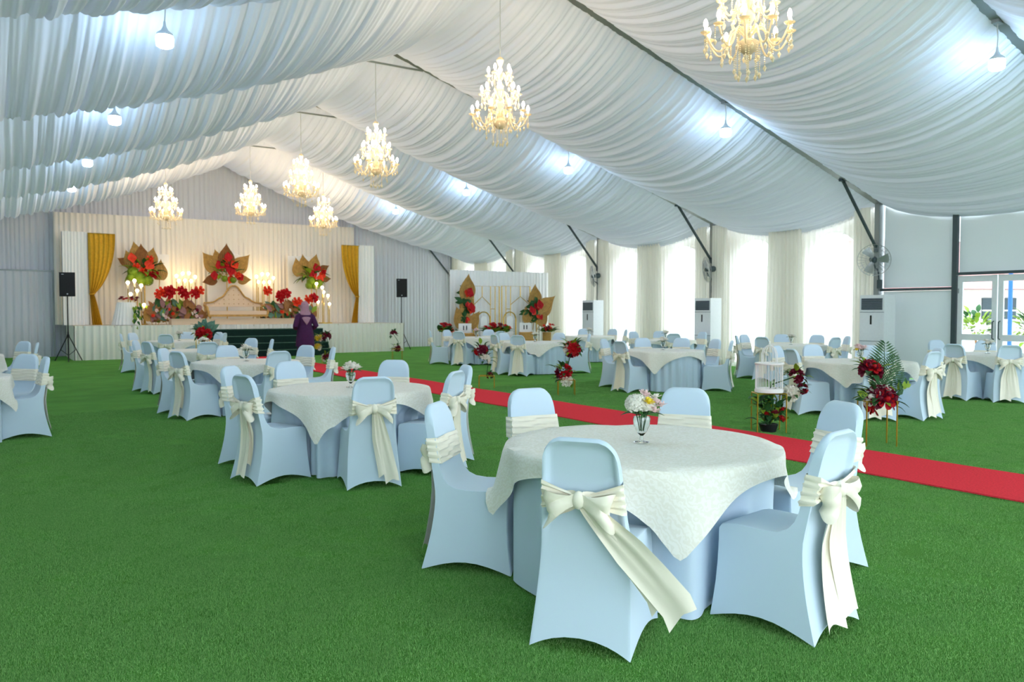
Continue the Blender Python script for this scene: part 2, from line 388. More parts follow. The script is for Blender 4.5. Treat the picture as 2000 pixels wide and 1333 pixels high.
# view beyond the glass door
hs = thing('house', 'low white house with pinkish tiled roof beyond the glass door', 'house', (34, 16, 0), math.radians(-28))
obj('wall', MB().box((0, 0, 1.2), (14, 6, 2.4)).mesh('wall', 'house_wall', False), hs)
rf = MB(); rf.add([(-7.6, -3.9, 2.3), (7.6, -3.9, 2.3), (7.6, 0, 4.3), (-7.6, 0, 4.3), (7.6, 3.9, 2.3), (-7.6, 3.9, 2.3)], [(0, 1, 2, 3), (3, 2, 4, 5), (0, 3, 5), (1, 4, 2), (0, 5, 4, 1)])
obj('roof', rf.mesh('roof', 'roof_tile', False), hs)
for x in (-5, -2.4, .2, 2.8, 5.2):
    wn = obj('window', MB().box((x, -3.02, 1.55), (1.3, .06, .9)).mesh('window', 'dark_glass', False), hs)
    obj('window_frame', MB().box((x, -3.06, 1.55), (.06, .06, .9)).box((x, -3.06, 1.55), (1.3, .06, .05)).mesh('wf', 'white_plastic', False), wn)
pst = thing('blue_post', 'bright blue steel post standing outside the glass door', 'post', (21.2, *[at_X(1973, 600, 21.2)[0]], -.1))
obj('pole', MB().tube([(0, 0, 0), (0, 0, 3.6)], .05, 10).mesh('pole', 'blue_paint'), pst)
obj('base_plate', MB().box((0, 0, .01), (.24, .24, .02)).mesh('base_plate', 'blue_paint', False), pst)
struct('garden_wall', MB().box((26.5, 13, .55), (.2, 10, 1.3)).box((26.5, 13, 1.23), (.3, 10, .08)).mesh('garden_wall', 'house_wall', False))

# ------------------------------------------------------------------ flowers and leaves (shared meshes, radius / length 1)
def bloom_mesh(name, m, layers=((1, 7, .15), (.82, 6, .5), (.6, 5, .85), (.34, 4, 1.15)), seed=1):
    rnd = random.Random(seed); mb = MB()
    for r, n, lift in layers:
        for k in range(n):
            a0 = 2*PI*k/n+rnd.uniform(-.25, .25)+r*3; wd = 2.6/n*1.25; tilt = lift+rnd.uniform(-.12, .12)
            def fn(u, t, a0=a0, wd=wd, tilt=tilt, r=r):
                wv = 1.9*wd*math.sin(PI*min(1, .3+t*.45))*(u-.5)
                el = tilt+.5*t*t*lift; rad = r*t*(1-.12*(2*u-1)**2)
                return (rad*math.cos(a0+wv)*math.cos(el), rad*math.sin(a0+wv)*math.cos(el), rad*math.sin(el)*.95-.25+.1*(1-abs(2*u-1))*(-.3)*t)
            mb.grid(fn, 5, 5)
    mb.lathe([(.02, -.42), (.22, -.3), (.34, -.05), (.2, .25), (.02, .36)], 8)
    return mb.mesh(name, m, True, 60)
BLOOM = {}
for key, m in (('white', 'petal_white'), ('pink', 'petal_pink'), ('red', 'petal_red'), ('wine', 'petal_wine'), ('orange', 'petal_orange'), ('yellow', 'petal_yellow')):
    BLOOM[key] = bloom_mesh('bloom_'+key, m, seed=len(key))
def hydrangea():
    rnd = random.Random(5); mb = MB(); n = 60
    for i in range(n):
        z = 1-1.55*(i+.5)/n; ph = i*2.39996; r = math.sqrt(max(0, 1-z*z)); c = Vector((r*math.cos(ph), r*math.sin(ph), z*.85))*.82
        q = c.to_track_quat('Z', 'Y').to_matrix()
        for k in range(4):
            a = k*PI/2+rnd.random()
            p = [Vector((0, 0, 0)), Vector((.2*math.cos(a-.6), .2*math.sin(a-.6), .05)), Vector((.27*math.cos(a), .27*math.sin(a), .0)), Vector((.2*math.cos(a+.6), .2*math.sin(a+.6), .05))]
            mb.add([c*rnd.uniform(1.0, 1.05)+q@x for x in p], [(0, 1, 2, 3)])
    mb.lathe([(.02, -.6), (.5, -.4), (.72, 0), (.55, .5), (.02, .72)], 10)
    return mb.mesh('hydrangea', 'petal_white', True, 30)
BLOOM['hydrangea'] = hydrangea()
BLOOM['lime'] = BLOOM['hydrangea'].copy(); BLOOM['lime'].materials[0] = MATS['leaf_light']
def leaf_mesh(name, m, wid=.22):
    def fn(u, t):
        wv = wid*math.sin(PI*t**.8)*(2*u-1); return (wv, t, .10*math.sin(PI*t)-.15*t*t+.25*abs(wv))
    return solid_sheet(fn, 5, 7, .008).mesh(name, m)
LEAF = {k: leaf_mesh('leaf_'+k, k) for k in ('leaf', 'leaf_light', 'leaf_blue', 'dried_brown', 'dried_mauve')}
def fan_mesh(name, m, pointed=1.0):
    """dried fan palm leaf: pleated, spade shaped, length 1 along +Y"""
    def fn(u, t):
        s = 2*u-1
        edge = .38*math.sin(PI*min(1, .12+t*.88)**.9)**.8*(1-.2*pointed*t)
        x = s*edge; ridge = .035*abs(((u*9) % 1)-.5)*2*math.sin(PI*t)
        return (x, t*(1-.12*abs(s)**2), ridge+.10*t*t-.08*s*s*t)
    mb = solid_sheet(fn, 19, 9, .01); mb.tube([(0, .05, 0), (0, -.35, -.02)], .018, 6)
    return mb.mesh(name, m, True, 25)
FAN = {'dried': fan_mesh('fan_leaf', 'dried'), 'dried_brown': fan_mesh('fan_leaf_brown', 'dried_brown')}
def frond_mesh(m='leaf'):
    mb = MB().tube([(0, 0, 0), (0, .5, .05), (0, 1, -.05)], [.014, .01, .004], 5)
    for i in range(16):
        t = .12+.86*i/15; L = .36*math.sin(PI*(.15+.8*t))+.04
        for s in (-1, 1):
            a = Vector((0, t, .05*math.sin(PI*t))); b = a+Vector((s*L*.8, L*.55, -.05)); m_ = (a+b)/2+Vector((0, -.022, .02))
            mb.add([a, m_, b, (a+b)/2+Vector((0, .022, .02))], [(0, 1, 2, 3)])
    return mb.mesh('palm_frond', m, False)
FROND = frond_mesh()
def anthurium_mesh(m):
    def fn(u, t):
        s = 2*u-1; wv = .48*math.sin(PI*min(1, .1+.9*t)**.75)*s
        return (wv, t-.25*(1-abs(s))*(t < .2), .12*s*s+.15*t*t)
    mb = solid_sheet(fn, 7, 7, .012); mb.tube([(0, .2, .03), (0, .5, .28)], [.05, .03], 6)
    return mb.mesh('anthurium', m, True, 60)
ANTH = {'red': anthurium_mesh('petal_red'), 'orange': anthurium_mesh('petal_orange')}
def put(name, me, parent, loc, scale, tilt=0, spin=0, yaw=0):
    return obj(name, me, parent, loc, (tilt, spin, yaw), scale)
def leaf_ball(parent, c, rad, n, kinds, size, rnd, up=.1):
    for i in range(n):
        a = rnd.uniform(0, 2*PI); el = rnd.uniform(-.5, 1.1)
        d = Vector((math.cos(a)*math.cos(el), math.sin(a)*math.cos(el), math.sin(el)))
        p = Vector(c)+Vector((d.x*rad[0], d.y*rad[1], d.z*rad[2]))*rnd.uniform(.3, .75)
        q = d.to_track_quat('Y', 'Z').to_euler()
        o = obj('leaf', LEAF[rnd.choice(kinds)], parent, p, q, size*rnd.uniform(.7, 1.3))

# ------------------------------------------------------------------ banquet chair with stretch cover and sash
def yback(z):   # outer face of the backrest
    return -.30+.08*math.sin(PI/2*min(1, z/.45)) if z < .45 else -.22-.095*((z-.45)/.51)**1.1
def hw(z):
    return .235-.03*(z/.45) if z < .45 else .205-.037*(z-.45)/.51
def chair_cover():
    us = [-1, -.985, -.94, -.89, -.84, -.79, -.72, -.55, -.3, 0, .3, .55, .72, .79, .84, .89, .94, .985, 1]
    rings = []
    for u in us:
        a = abs(u); k = max(0, (a-.48)/.52); zt = .965-.10*(1-math.sqrt(max(0, 1-k*k)))
        hem = .004+.062*(1-a**2.2); th = .05
        pts = []
        nb = 22
        for i in range(nb):
            z = hem+(zt-.015-hem)*(1-(1-i/(nb-1))**1.6)
            e_ = min((1-a)*hw(z)/.034, (zt-z)/.045, max(0, (z-.42)/.16)); e_ = min(1, max(0, (e_-.35)/.65)); rec = .024*e_*e_*(3-2*e_)
            pts.append((yback(z)+rec, z))
        yt = yback(zt)
        pts += [(yt+.008, zt-.006), (yt+.024, zt), (yt+.042, zt-.008)]
        for i in range(6):
            z = zt-.03-(zt-.03-.60)*i/5; pts.append((yback(z)+th, z))
        yf = yback(.6)+th
        pts += [(yf+.022, .545), (yf+.055, .507), (yf+.10, .486), (yf+.17, .478), (.10, .480), (.17, .478), (.205, .468), (.222, .445)]
        for i in range(1, 6):
            z = .445+(hem-.445)*i/5; pts.append((.222+.03*(1-z/.445)-.012*math.sin(PI*(1-z/.445)), z))
        cy = sum(p[0] for p in pts)/len(pts)
        sh = {1: .985, .985: .995}.get(a, 1)
        ring = []
        for y, z in pts:
            x = u*hw(z)
            ring.append((x, cy+(y-cy)*sh, .3+(z-.3)*(sh if z > .3 else 1)))
        rings.append(ring)
    mb = MB(); n = len(rings[0])
    mb.add([p for r in rings for p in r], [(i*n+j, i*n+j+1, (i+1)*n+j+1, (i+1)*n+j) for i in range(len(us)-1) for j in range(n-1)])
    for idx, flip in ((0, 1), (len(us)-1, 0)):
        r = rings[idx]; s = -1 if idx == 0 else 1
        # side panel: strips between back and front profile so the shading is clean
        lows = []
        m = 9
        for i in range(m):
            t = i/(m-1); lows.append((s*.235, r[-1][0+1]+(r[0][1]-r[-1][1])*t, .004+.06*math.sin(PI*t)))
        poly = list(r)+lows[1:-1]
        base = len(mb.v); mb.v += poly; f = tuple(range(base, base+len(poly))); mb.f.append(f if flip else f[::-1])
    return mb.mesh('chair_cover', 'cover', True, 50)
def sash_band():
    n = 48
    def fn(a, t):
        if a < .5:
            u = -1.05+2.1*a*2; front = True
        else:
            u = 1.05-2.1*(a-.5)*2; front = False
        hgt = .15+.0*u if front else .14-.09*(1-min(1, abs(u))**1.2)
        zc = .70 if front else .70-.02*(1-abs(u))
        z = zc+hgt*(t-.5)
        x = u*(hw(z)+.004)
        wr = .006+.006*math.sin(t*24+u*2+math.sin(u*4))+.004*math.sin(t*43-u*3)
        y = (yback(z)+.054+max(0, wr)) if front else (yback(z)-.008-max(0, wr))
        if abs(u) > 1.0: y = yback(z)+(.052 if front else -.004)
        return (x, y, z)
    return MB().grid(fn, n, 20, True).mesh('sash_band', 'sash', True, 70)
def bow_loop(s):
    def fn(a, t):
        c = (1-math.cos(2*PI*a))/2; x = s*(.01+.14*c**.8); y = -.288-.05*math.sin(2*PI*a)*(.5+c*.5)-.012
        wd = .05+.11*c**.7; z = .69-.05*c+wd*(t-.5)+.010*math.sin(9*t+a*12)
        return (x+.014*math.sin(t*7+s)*c, y+.012*math.sin(t*13+s)*c, z)
    return MB().grid(fn, 20, 7, True).mesh('bow_loop', 'sash', True, 70)
def sash_tail(x0, dx, length, w0, w1, seed, out=.0):
    def fn(u, t):
        s = 2*u-1; wd = w0+(w1-w0)*min(1, t*2.2)**.8
        zc = .68-length*t; cx = x0+dx*t
        ang = math.atan2(dx, length); cxx = cx+s*wd/2*math.cos(ang); z = zc+s*wd/2*math.sin(ang)-.03*abs(s)*(t > .97)
        y = yback(max(.02, z))-.026-out*math.sin(PI*.5*t)-.012*(1-t)+.012*math.sin(s*2.6+seed+t*1.5)*(.3+t*.7)+.008*(1-t)*math.sin(s*9+seed)
        if abs(cxx) > .2: y += .0
        return (cxx, y, max(.03, z))
    return MB().grid(fn, 12, 16).mesh('sash_tail', 'sash', True, 80)
def make_chair(var):
    r = obj('banquet_chair', None); r.empty_display_size = .1
    obj('chair_cover', M_COVER, r); b = obj('sash_band', M_BAND, r)
    obj('bow_loop', M_LOOP[0], r); obj('bow_loop', M_LOOP[1], r); obj('bow_knot', M_KNOT, r)
    for t in M_TAIL[var]: obj('sash_tail', t, r)
    return r
M_COVER = chair_cover(); M_BAND = sash_band(); M_LOOP = [bow_loop(-1), bow_loop(1)]
M_KNOT = MB().grid(lambda u, t: (.03*math.sin(PI*t)*math.cos(2*PI*u), -.30+.028*math.sin(PI*t)*math.sin(2*PI*u), .69+.042*math.cos(PI*t)), 12, 7, True).mesh('bow_knot', 'sash', True, 80)
M_TAIL = {0: [sash_tail(-.02, -.045, .61, .05, .16, 1, .01), sash_tail(.02, .06, .57, .05, .16, 3, .03)],
          1: [sash_tail(.02, .44, .43, .06, .16, 2, .03), sash_tail(.01, .36, .40, .05, .13, 4, .0)],
          2: [sash_tail(.0, .0, .59, .06, .17, 2, .02), sash_tail(.01, .03, .5, .05, .13, 5)],
          3: [sash_tail(-.02, -.30, .50, .05, .12, 2, .02), sash_tail(-.01, -.24, .44, .05, .11, 4)],
          4: [sash_tail(.02, .13, .60, .05, .12, 2, .015), sash_tail(.01, .08, .55, .05, .11, 4)]}

# ------------------------------------------------------------------ tables
TAB = {  # key: (pixel of the table centre), phrase
 'T1': ((1253, 866), 'the nearest round table'), 'T2': ((685, 758), 'the second table left of the red carpet'),
 'T3': ((481, 706), 'the third table left of the red carpet'), 'T4': ((397, 684), 'the fourth table left of the red carpet'),
 'T5': ((350, 666), 'the table closest to the stage steps'), 'TL1': (None, 'the nearer table at the left picture edge'),
 'TL2': (None, 'the farther table at the left picture edge'), 'R0': ((930, 659), 'the table before the photo corner, left one'),
 'R1': ((1045, 668), 'the table before the photo corner, right one'), 'R2': ((1295, 684), 'the middle table right of the red carpet'),
 'R3': ((1680, 706), 'the table behind the palm-frond flower stand'), 'R4': ((1930, 690), 'the table before the glass door'),
 'B1': ((1150, 652), 'the window-side table under the third fan'), 'B2': ((1300, 658), 'the window-side table under the second fan'),
 'B3': ((1545, 668), 'the window-side table behind the birdcage')}
TPOS = {}
for k, (p, ph) in TAB.items():
    TPOS[k] = Vector(at_z(p[0], p[1], .765)) if p else None
def on_X(px, X): d = ray(px, 650); return Vector((X, X*d[1]/d[0]))
TPOS['TL1'] = Vector((-.58, 11.2)); TPOS['TL2'] = Vector((-.6, 16.6))
TPOS['B1'] = on_X(1150, 15.3); TPOS['B2'] = on_X(1300, 15.0); TPOS['B3'] = on_X(1545, 15.2); TPOS['R4'] = on_X(1930, 14.9)
CH = [('T1', 1130, 852, 1), ('T1', 848, 785, 0), ('T1', 1033, 756, 0), ('T1', 1340, 748, 0), ('T1', 1640, 838, 0), ('T1', 1655, 780, 2),
 ('T2', 447, 712, 2), ('T2', 475, 727, 2), ('T2', 727, 729, 4), ('T2', 913, 712, 0), ('T2', 898, 697, 0), ('T2', 770, 693, 0), ('T2', 564, 697, 0),
 ('T3', 315, 676, 0), ('T3', 345, 684, 2), ('T3', 443, 670, 0), ('T3', 546, 682, 2), ('T3', 599, 667, 0), ('T3', 657, 674, 2),
 ('T4', 261, 662, 2), ('T4', 285, 665, 4), ('T4', 404, 668, 2), ('T4', 494, 654, 0), ('T4', 533, 658, 0),
 ('T5', 197, 649, 2), ('T5', 228, 646, 0), ('T5', 324, 653, 0), ('T5', 366, 645, 0), ('T5', 428, 650, 0), ('T5', 438, 646, 2),
 ('TL1', 56, 682, 0), ('TL1', 83, 689, 2), ('TL2', 50, 651, 0), ('TL2', 79, 664, 2),
 ('R0', 826, 651, 2), ('R0', 872, 643, 2), ('R0', 895, 640, 0), ('R0', 955, 642, 0), ('R0', 977, 639, 0),
 ('R1', 964, 655, 2), ('R1', 983, 650, 2), ('R1', 1007, 642, 0), ('R1', 1093, 645, 2), ('R1', 1156, 649, 0),
 ('R2', 1176, 657, 2), ('R2', 1255, 662, 2), ('R2', 1330, 654, 0), ('R2', 1399, 660, 3), ('R2', 1434, 652, 2), ('R2', 1212, 655, 0),
 ('B1', 1140, 639, 2), ('B1', 1197, 639, 2), ('B1', 1220, 641, 0), ('B2', 1288, 640, 0), ('B2', 1315, 645, 2), ('B2', 1375, 641, 0), ('B2', 1238, 641, 2),
 ('B3', 1436, 657, 2), ('B3', 1448, 648, 0), ('B3', 1489, 654, 2), ('B3', 1526, 646, 0), ('B3', 1594, 655, 0), ('B3', 1633, 649, 0), ('B3', 1659, 651, 2),
 ('R3', 1513, 669, 2), ('R3', 1545, 675, 2), ('R3', 1585, 666, 0), ('R3', 1696, 679, 0), ('R3', 1723, 666, 0), ('R3', 1835, 681, 0), ('R3', 1774, 664, 0),
 ('R4', 1826, 655, 0), ('R4', 1926, 667, 2), ('R4', 1975, 655, 0), ('R4', 1893, 655, 0)]
proto = {}
seats = {k: [] for k in TAB}
used = {}
SECT = ['right', 'far right', 'far', 'far left', 'left', 'near left', 'near', 'near right']
CHAIRS = []
for tk, px, py, var in CH:
    T = TPOS[tk]; best = None
    for ri in range(5):
        rc = 1.16+.05*ri
        for i in range(180):
            a = 2*PI*i/180; P = T+Vector((math.cos(a), math.sin(a)))*rc
            if P.x > XR-.55: continue
            if any((P-q).length < .82 for q, _ in seats[tk]): continue
            x, y = proj(P.x, P.y, .96); c = (x-px)**2+3*(y-py)**2+(40*(rc-1.16))**2
            if best is None or c < best[0]: best = (c, a, rc, P)
    c, a, rc, P = best
    seats[tk].append((P, a)); CHAIRS.append((tk, px, py, var, P, a, rc))
for tk, px, py, var, P, a, rc in CHAIRS:
    T = TPOS[tk]
    org = T+Vector((math.cos(a), math.sin(a)))*(rc-.30); rz = a+PI/2
    if var not in proto: proto[var] = o = make_chair(var)
    else: o = copy_tree(proto[var])
    o.location = (org.x, org.y, 0); o.rotation_euler = (0, 0, rz)
    # where it stands round its table as seen from the camera
    rel = (a-(PI/2-YAW))+PI/2; sec = SECT[int(round(rel/(PI/4))) % 8]
    face = {'far': 'facing the camera', 'far left': 'its front half turned this way', 'far right': 'its front half turned this way', 'near': 'bow turned to the camera', 'left': 'in side view', 'right': 'in side view', 'near left': 'bow half turned this way', 'near right': 'bow half turned this way'}[sec]
    key = (tk, sec); used[key] = used.get(key, 0)+1
    base = 'covered chair, %s side of %s' % (sec, TAB[tk][1])
    o['_px'] = px; CHAIRS[CHAIRS.index((tk, px, py, var, P, a, rc))] = (tk, px, sec, var, o, base)
groups = {}
for c in CHAIRS: groups.setdefault(c[5], []).append(c)
for base, lst in groups.items():
    lst.sort(key=lambda c: c[1])
    for i, c in enumerate(lst):
        pre = '' if len(lst) == 1 else (['left ', 'right '][i] if len(lst) == 2 else ['leftmost ', 'middle ', 'rightmost '][min(i, 2)])
        o = c[4]; tag(o, pre+base if c[3] != 1 else 'covered chair at the nearest round table with sash tail swept sideways', 'chair', 'light blue covered banquet chairs')
        del o['_px']

def table(key, rot, smooth=False):
    T = TPOS[key]; t = thing('round_table', 'round table with light blue floor-length cloth, %s' % TAB[key][1], 'table', (T.x, T.y, 0), 0, 'round banquet tables')
    rnd = random.Random(key)
    obj('tabletop', MB().lathe([(0, .72), (.745, .72), (.75, .73), (.75, .745), (.745, .75), (0, .75)], 48).mesh('tabletop', 'white_plastic'), t)
    for k in range(4):
        a = k*PI/2+.4; obj('leg', MB().tube([(.36*math.cos(a), .36*math.sin(a), 0), (.34*math.cos(a), .34*math.sin(a), .72)], .016, 6).mesh('leg', 'alu'), t)
    ph = rnd.uniform(0, 6)
    def skirt(u, v):
        th = 2*PI*u; r0 = .757; z = .756-.74*v
        r = r0-.02*min(1, v*5)
        fold = (.012 if smooth else .022)*math.sin(th*(11 if smooth else 30)+ph+1.5*math.sin(th*3))*min(1, v*2.5)
        dent = 0
        for (P, a) in seats[key]:
            d = (th-a+PI) % (2*PI)-PI; front = (P-T).length-.30-.26
            if abs(d) < .62:
                k = 1-max(0, (abs(d)-.36)/.26); k = k*k*(3-2*k)
                lim = front/max(.8, math.cos(d))-.015
                dent = max(dent, max(0, r+.02-lim)*k)
        vv = min(1, max(0, (.72-z)/.2)); r = r+fold-dent*(vv if z > .5 else 1)
        return (r*math.cos(th), r*math.sin(th), z)
    obj('table_skirt', MB().grid(skirt, 240, 14, True).mesh('table_skirt', 'skirt', True, 80), t)
    HS = .87; n = 10
    def over(u, v):
        th = 2*PI*u; c = max(abs(math.cos(th-rot)), abs(math.sin(th-rot))); Lh = HS/c; Lh = min(Lh, 1.21); R = .772
        if v < .3: r = R*v/.3; z = .764+.0006*math.sin(th*9+r*20); return (r*math.cos(th), r*math.sin(th), z)
        q = (v-.3)/.7; s = (Lh-R)*q
        rr = R+.012*min(1, s*30)+.10*s+min(.045, s*.14)*math.sin(th*n+ph+.8*math.sin(th*2))
        dz = max(0, s-.012); z = .764-dz*.97-.004*min(1, s*40)
        for (P, a) in seats[key]:          # a corner that reaches a seat lies on it
            d = abs((th-a+PI) % (2*PI)-PI)
            lo, hi = (.22, .34) if smooth else (.34, .5)
            if d < hi and z < .495:
                k = 1-max(0, (d-lo)/(hi-lo)); ex = (.495-z)*k; z += ex; rr += ex*.35
        return (rr*math.cos(th), rr*math.sin(th), z)
    m = MB().grid(over, 192, 16, True).mesh('table_overlay', 'damask', True, 70)
    tag(obj('table_overlay', m, None, (T.x, T.y, .002)), 'ivory damask overlay cloth draped on %s' % TAB[key][1], 'tablecloth', 'ivory damask overlays')
ROT = {'T1': .26, 'T2': .05, 'T3': .3, 'T4': .6, 'R2': -.16, 'R3': -.38, 'R1': .22, 'R4': 0}
for k in TAB: table(k, ROT.get(k, .4)+PI/4*0, k == 'T1')

def centrepiece(key, dx, dy, kind, label):
    T = TPOS[key]; t = thing('flower_vase', label, 'flower vase', (T.x+dx, T.y+dy, .768), 0, 'small vases on the tables'); rnd = random.Random(key+kind)
    obj('vase', MB().lathe([(0, 0), (.042, 0), (.045, .006), (.012, .014), (.009, .04), (.028, .06), (.046, .10), (.05, .135), (.046, .15), (.043, .15), (.045, .13), (.04, .10), (.02, .065), (0, .06)], 20).mesh('vase', 'glass'), t)
    for i in range(5):
        a = i*1.3; obj('stem', MB().tube([(.01*math.cos(a), .01*math.sin(a), .07), (.03*math.cos(a), .03*math.sin(a), .16), (.05*math.cos(a), .05*math.sin(a), .2)], .003, 5).mesh('stem', 'leaf'), t)
    if kind == 'mix':
        put('hydrangea_head', BLOOM['hydrangea'], t, (-.04, 0, .225), .075)
        put('hydrangea_head', BLOOM['hydrangea'], t, (.045, .02, .22), .068)
        for p, c in (((.045, -.075, .245), 'pink'), ((-.015, -.075, .25), 'yellow'), ((.10, -.05, .22), 'pink'), ((.03, .0, .285), 'pink'), ((-.03, -.07, .205), 'white'), ((.02, -.085, .20), 'pink'), ((.085, -.02, .265), 'white')):
            put('bloom', BLOOM[c], t, p, .042, rnd.uniform(.2, .7), 0, rnd.uniform(0, 6))
    else:
        for p in ((-.05, -.02, .2), (.05, -.02, .205), (0, .03, .235), (.0, -.06, .22)):
            put('bloom', BLOOM[{'white': 'white', 'cream': 'white', 'peach': 'pink'}[kind]], t, p, .072, rnd.uniform(-.4, .5), 0, rnd.uniform(0, 6))
        if kind == 'peach': put('bloom', BLOOM['yellow'], t, (-.09, 0, .18), .05)
    for i in range(5):
        a = i*1.26+.3; obj('leaf', LEAF['leaf'], t, (.02*math.cos(a), .02*math.sin(a), .155), (.2, 0, a-PI/2), .11)
for key, kind, lab in (('T1', 'mix', 'glass vase with cream and pale pink flowers on the nearest table'), ('T2', 'white', 'glass vase of white blooms on the second table left of the carpet'),
    ('T3', 'cream', 'vase of cream blooms on the third table left of the carpet'), ('T4', 'cream', 'vase of cream blooms on the fourth table left of the carpet'),
    ('T5', 'cream', 'vase of cream blooms on the table closest to the stage steps'), ('R1', 'white', 'vase of white blooms on the right table before the photo corner'),
    ('R2', 'cream', 'vase of cream blooms on the middle table right of the carpet'), ('R3', 'peach', 'vase of peach and yellow blooms on the table behind the palm-frond stand'),
    ('R4', 'cream', 'vase of cream blooms on the table before the glass door'), ('B1', 'white', 'vase of white blooms on the window table under the third fan'),
    ('B2', 'cream', 'vase of cream blooms on the window table under the second fan'), ('B3', 'cream', 'vase of cream blooms on the window table behind the birdcage'),
    ('R0', 'peach', 'vase of peach blooms on the left table before the photo corner')):
    centrepiece(key, .0, .0, kind, lab)
# red carpet
def cp(u, t): return (6.79+1.14*u+.006*math.sin(t*60), Y0+.3+(26.6-Y0-.3)*t, .012+.003*math.sin(t*90+u*4)*math.sin(t*37))
tag(obj('red_carpet', solid_sheet(cp, 5, 120, .012).mesh('red_carpet', 'carpet')), 'long red carpet runner leading across the turf to the stage', 'carpet')

# ------------------------------------------------------------------ chandeliers
def chandelier_meshes():
    M = {}
    M['stem'] = MB().lathe([(.0, .24), (.05, .25), (.10, .30), (.12, .36), (.06, .40), (.025, .44), (.03, .55), (.06, .60), (.075, .64), (.03, .70), (.022, .82), (.05, .88), (.06, .92), (.025, .98), (.018, 1.12), (.04, 1.18), (.02, 1.22), (.045, 1.28), (.06, 1.32), (.04, 1.36), (.01, 1.38)], 14).mesh('stem', 'crystal')
    M['bowl'] = MB().lathe([(.0, .25), (.02, .25), (.06, .27), (.085, .30), (.09, .32), (.0, .32)], 16).mesh('bowl', 'gold')
    for key, R, z0, z1 in (('b', .44, .42, .46), ('m', .29, .72, .77), ('t', .185, 1.02, 1.07)):
        pts = []
        for i in range(15):
            t = i/14; x = .03+(R-.03)*t; z = z0+.08*math.sin(PI*min(1, t*2.2))*(t < .4545)-.17*(R/.44)*math.sin(PI*min(1, max(0, (t-.35)/.65)))
            pts.append((x, 0, z+(z1-z0)*t))
        M['arm_'+key] = MB().tube(pts, .011, 6).mesh('arm', 'crystal')
        c = MB().lathe([(.0, z1-.01), (.03, z1), (.055, z1+.015), (.058, z1+.022), (.016, z1+.018), (.016, z1+.07), (0, z1+.07)], 10, (R, 0, 0))
        M['cup_'+key] = c.mesh('candle_cup', 'crystal')
        M['bulb_'+key] = MB().lathe([(.0, z1+.068), (.013, z1+.07), (.024, z1+.095), (.023, z1+.118), (.012, z1+.15), (0, z1+.162)], 8, (R, 0, 0)).mesh('bulb', 'bulb_warm')
    d = MB()
    for k in range(6): d.lathe([(0, -.022*k), (.010, -.022*k-.009), (0, -.022*k-.019)], 5)
    d.lathe([(0, -.13), (.02, -.165), (.006, -.20), (0, -.205)], 6); M['drop'] = d.mesh('crystal_drop', 'crystal')
    d = MB()
    for k in range(12): d.lathe([(0, -.022*k), (.010, -.022*k-.009), (0, -.022*k-.019)], 5)
    d.lathe([(0, -.26), (.02, -.30), (.006, -.335), (0, -.34)], 6); M['long'] = d.mesh('crystal_drop_long', 'crystal')
    return M
CM = chandelier_meshes()
def chandelier(x, y, z, ztop, label, rot=0):
    t = thing('chandelier', label, 'chandelier', (x, y, z), rot, 'crystal chandeliers under the tent roof')
    obj('stem', CM['stem'], t); obj('bowl', CM['bowl'], t)
    obj('suspension_cable', MB().tube([(0, 0, 1.36), (0, 0, ztop-z)], .008, 6).mesh('cable', 'cable'), t)
    for key, n, R, z1 in (('b', 10, .44, .46), ('m', 8, .29, .77), ('t', 5, .185, 1.07)):
        for i in range(n):
            a = 2*PI*i/n+{'b': 0, 'm': .3, 't': .5}[key]
            arm = obj('arm', CM['arm_'+key], t, (0, 0, 0), (0, 0, a)); obj('candle_cup', CM['cup_'+key], arm); obj('bulb', CM['bulb_'+key], arm)
            for q in (.05, -.05):
                obj('crystal_drop', CM['drop'], t, (R*math.cos(a)-q*math.sin(a), R*math.sin(a)+q*math.cos(a), z1+.012))
            if key == 'b' and i % 2 == 0:
                obj('crystal_drop', CM['drop'], t, (.27*math.cos(a), .27*math.sin(a), .31))
            if key != 't': obj('crystal_drop', CM['drop'], t, (R*.55*math.cos(a+.25), R*.55*math.sin(a+.25), z1-.03))
    for i in range(8):
        a = 2*PI*i/8; obj('crystal_drop', CM['long'], t, (.12*math.cos(a), .12*math.sin(a), .32))
    obj('crystal_drop', CM['long'], t, (0, 0, .3))
def cz(px, py, Y): return at_Y(px, py, Y)
CHL = [(1460, 152, FY[2], 'nearest chandelier, cut off by the top picture edge'), (977, 283, FY[3], 'second nearest chandelier of the ridge row'), (735, 365, FY[4], 'third chandelier of the ridge row, above mid hall'),
       (589, 403, FY[5], 'fourth chandelier of the ridge row, right of the stage chandelier'), (490, 437, FY[6], 'chandelier over the middle of the stage front'),
       (325, 447, FY[6], 'leftmost chandelier before the stage backdrop'), (632, 460, FY[6], 'rightmost lowest chandelier before the stage backdrop')]
for i, (px, py, Y, lab) in enumerate(CHL):
    X, z = cz(px, py, Y); zt = (RIDGE-.36) if abs(X-XC) < .9 else zroof(X)-.02
    chandelier(X, Y, z, zt, lab, i*.7)
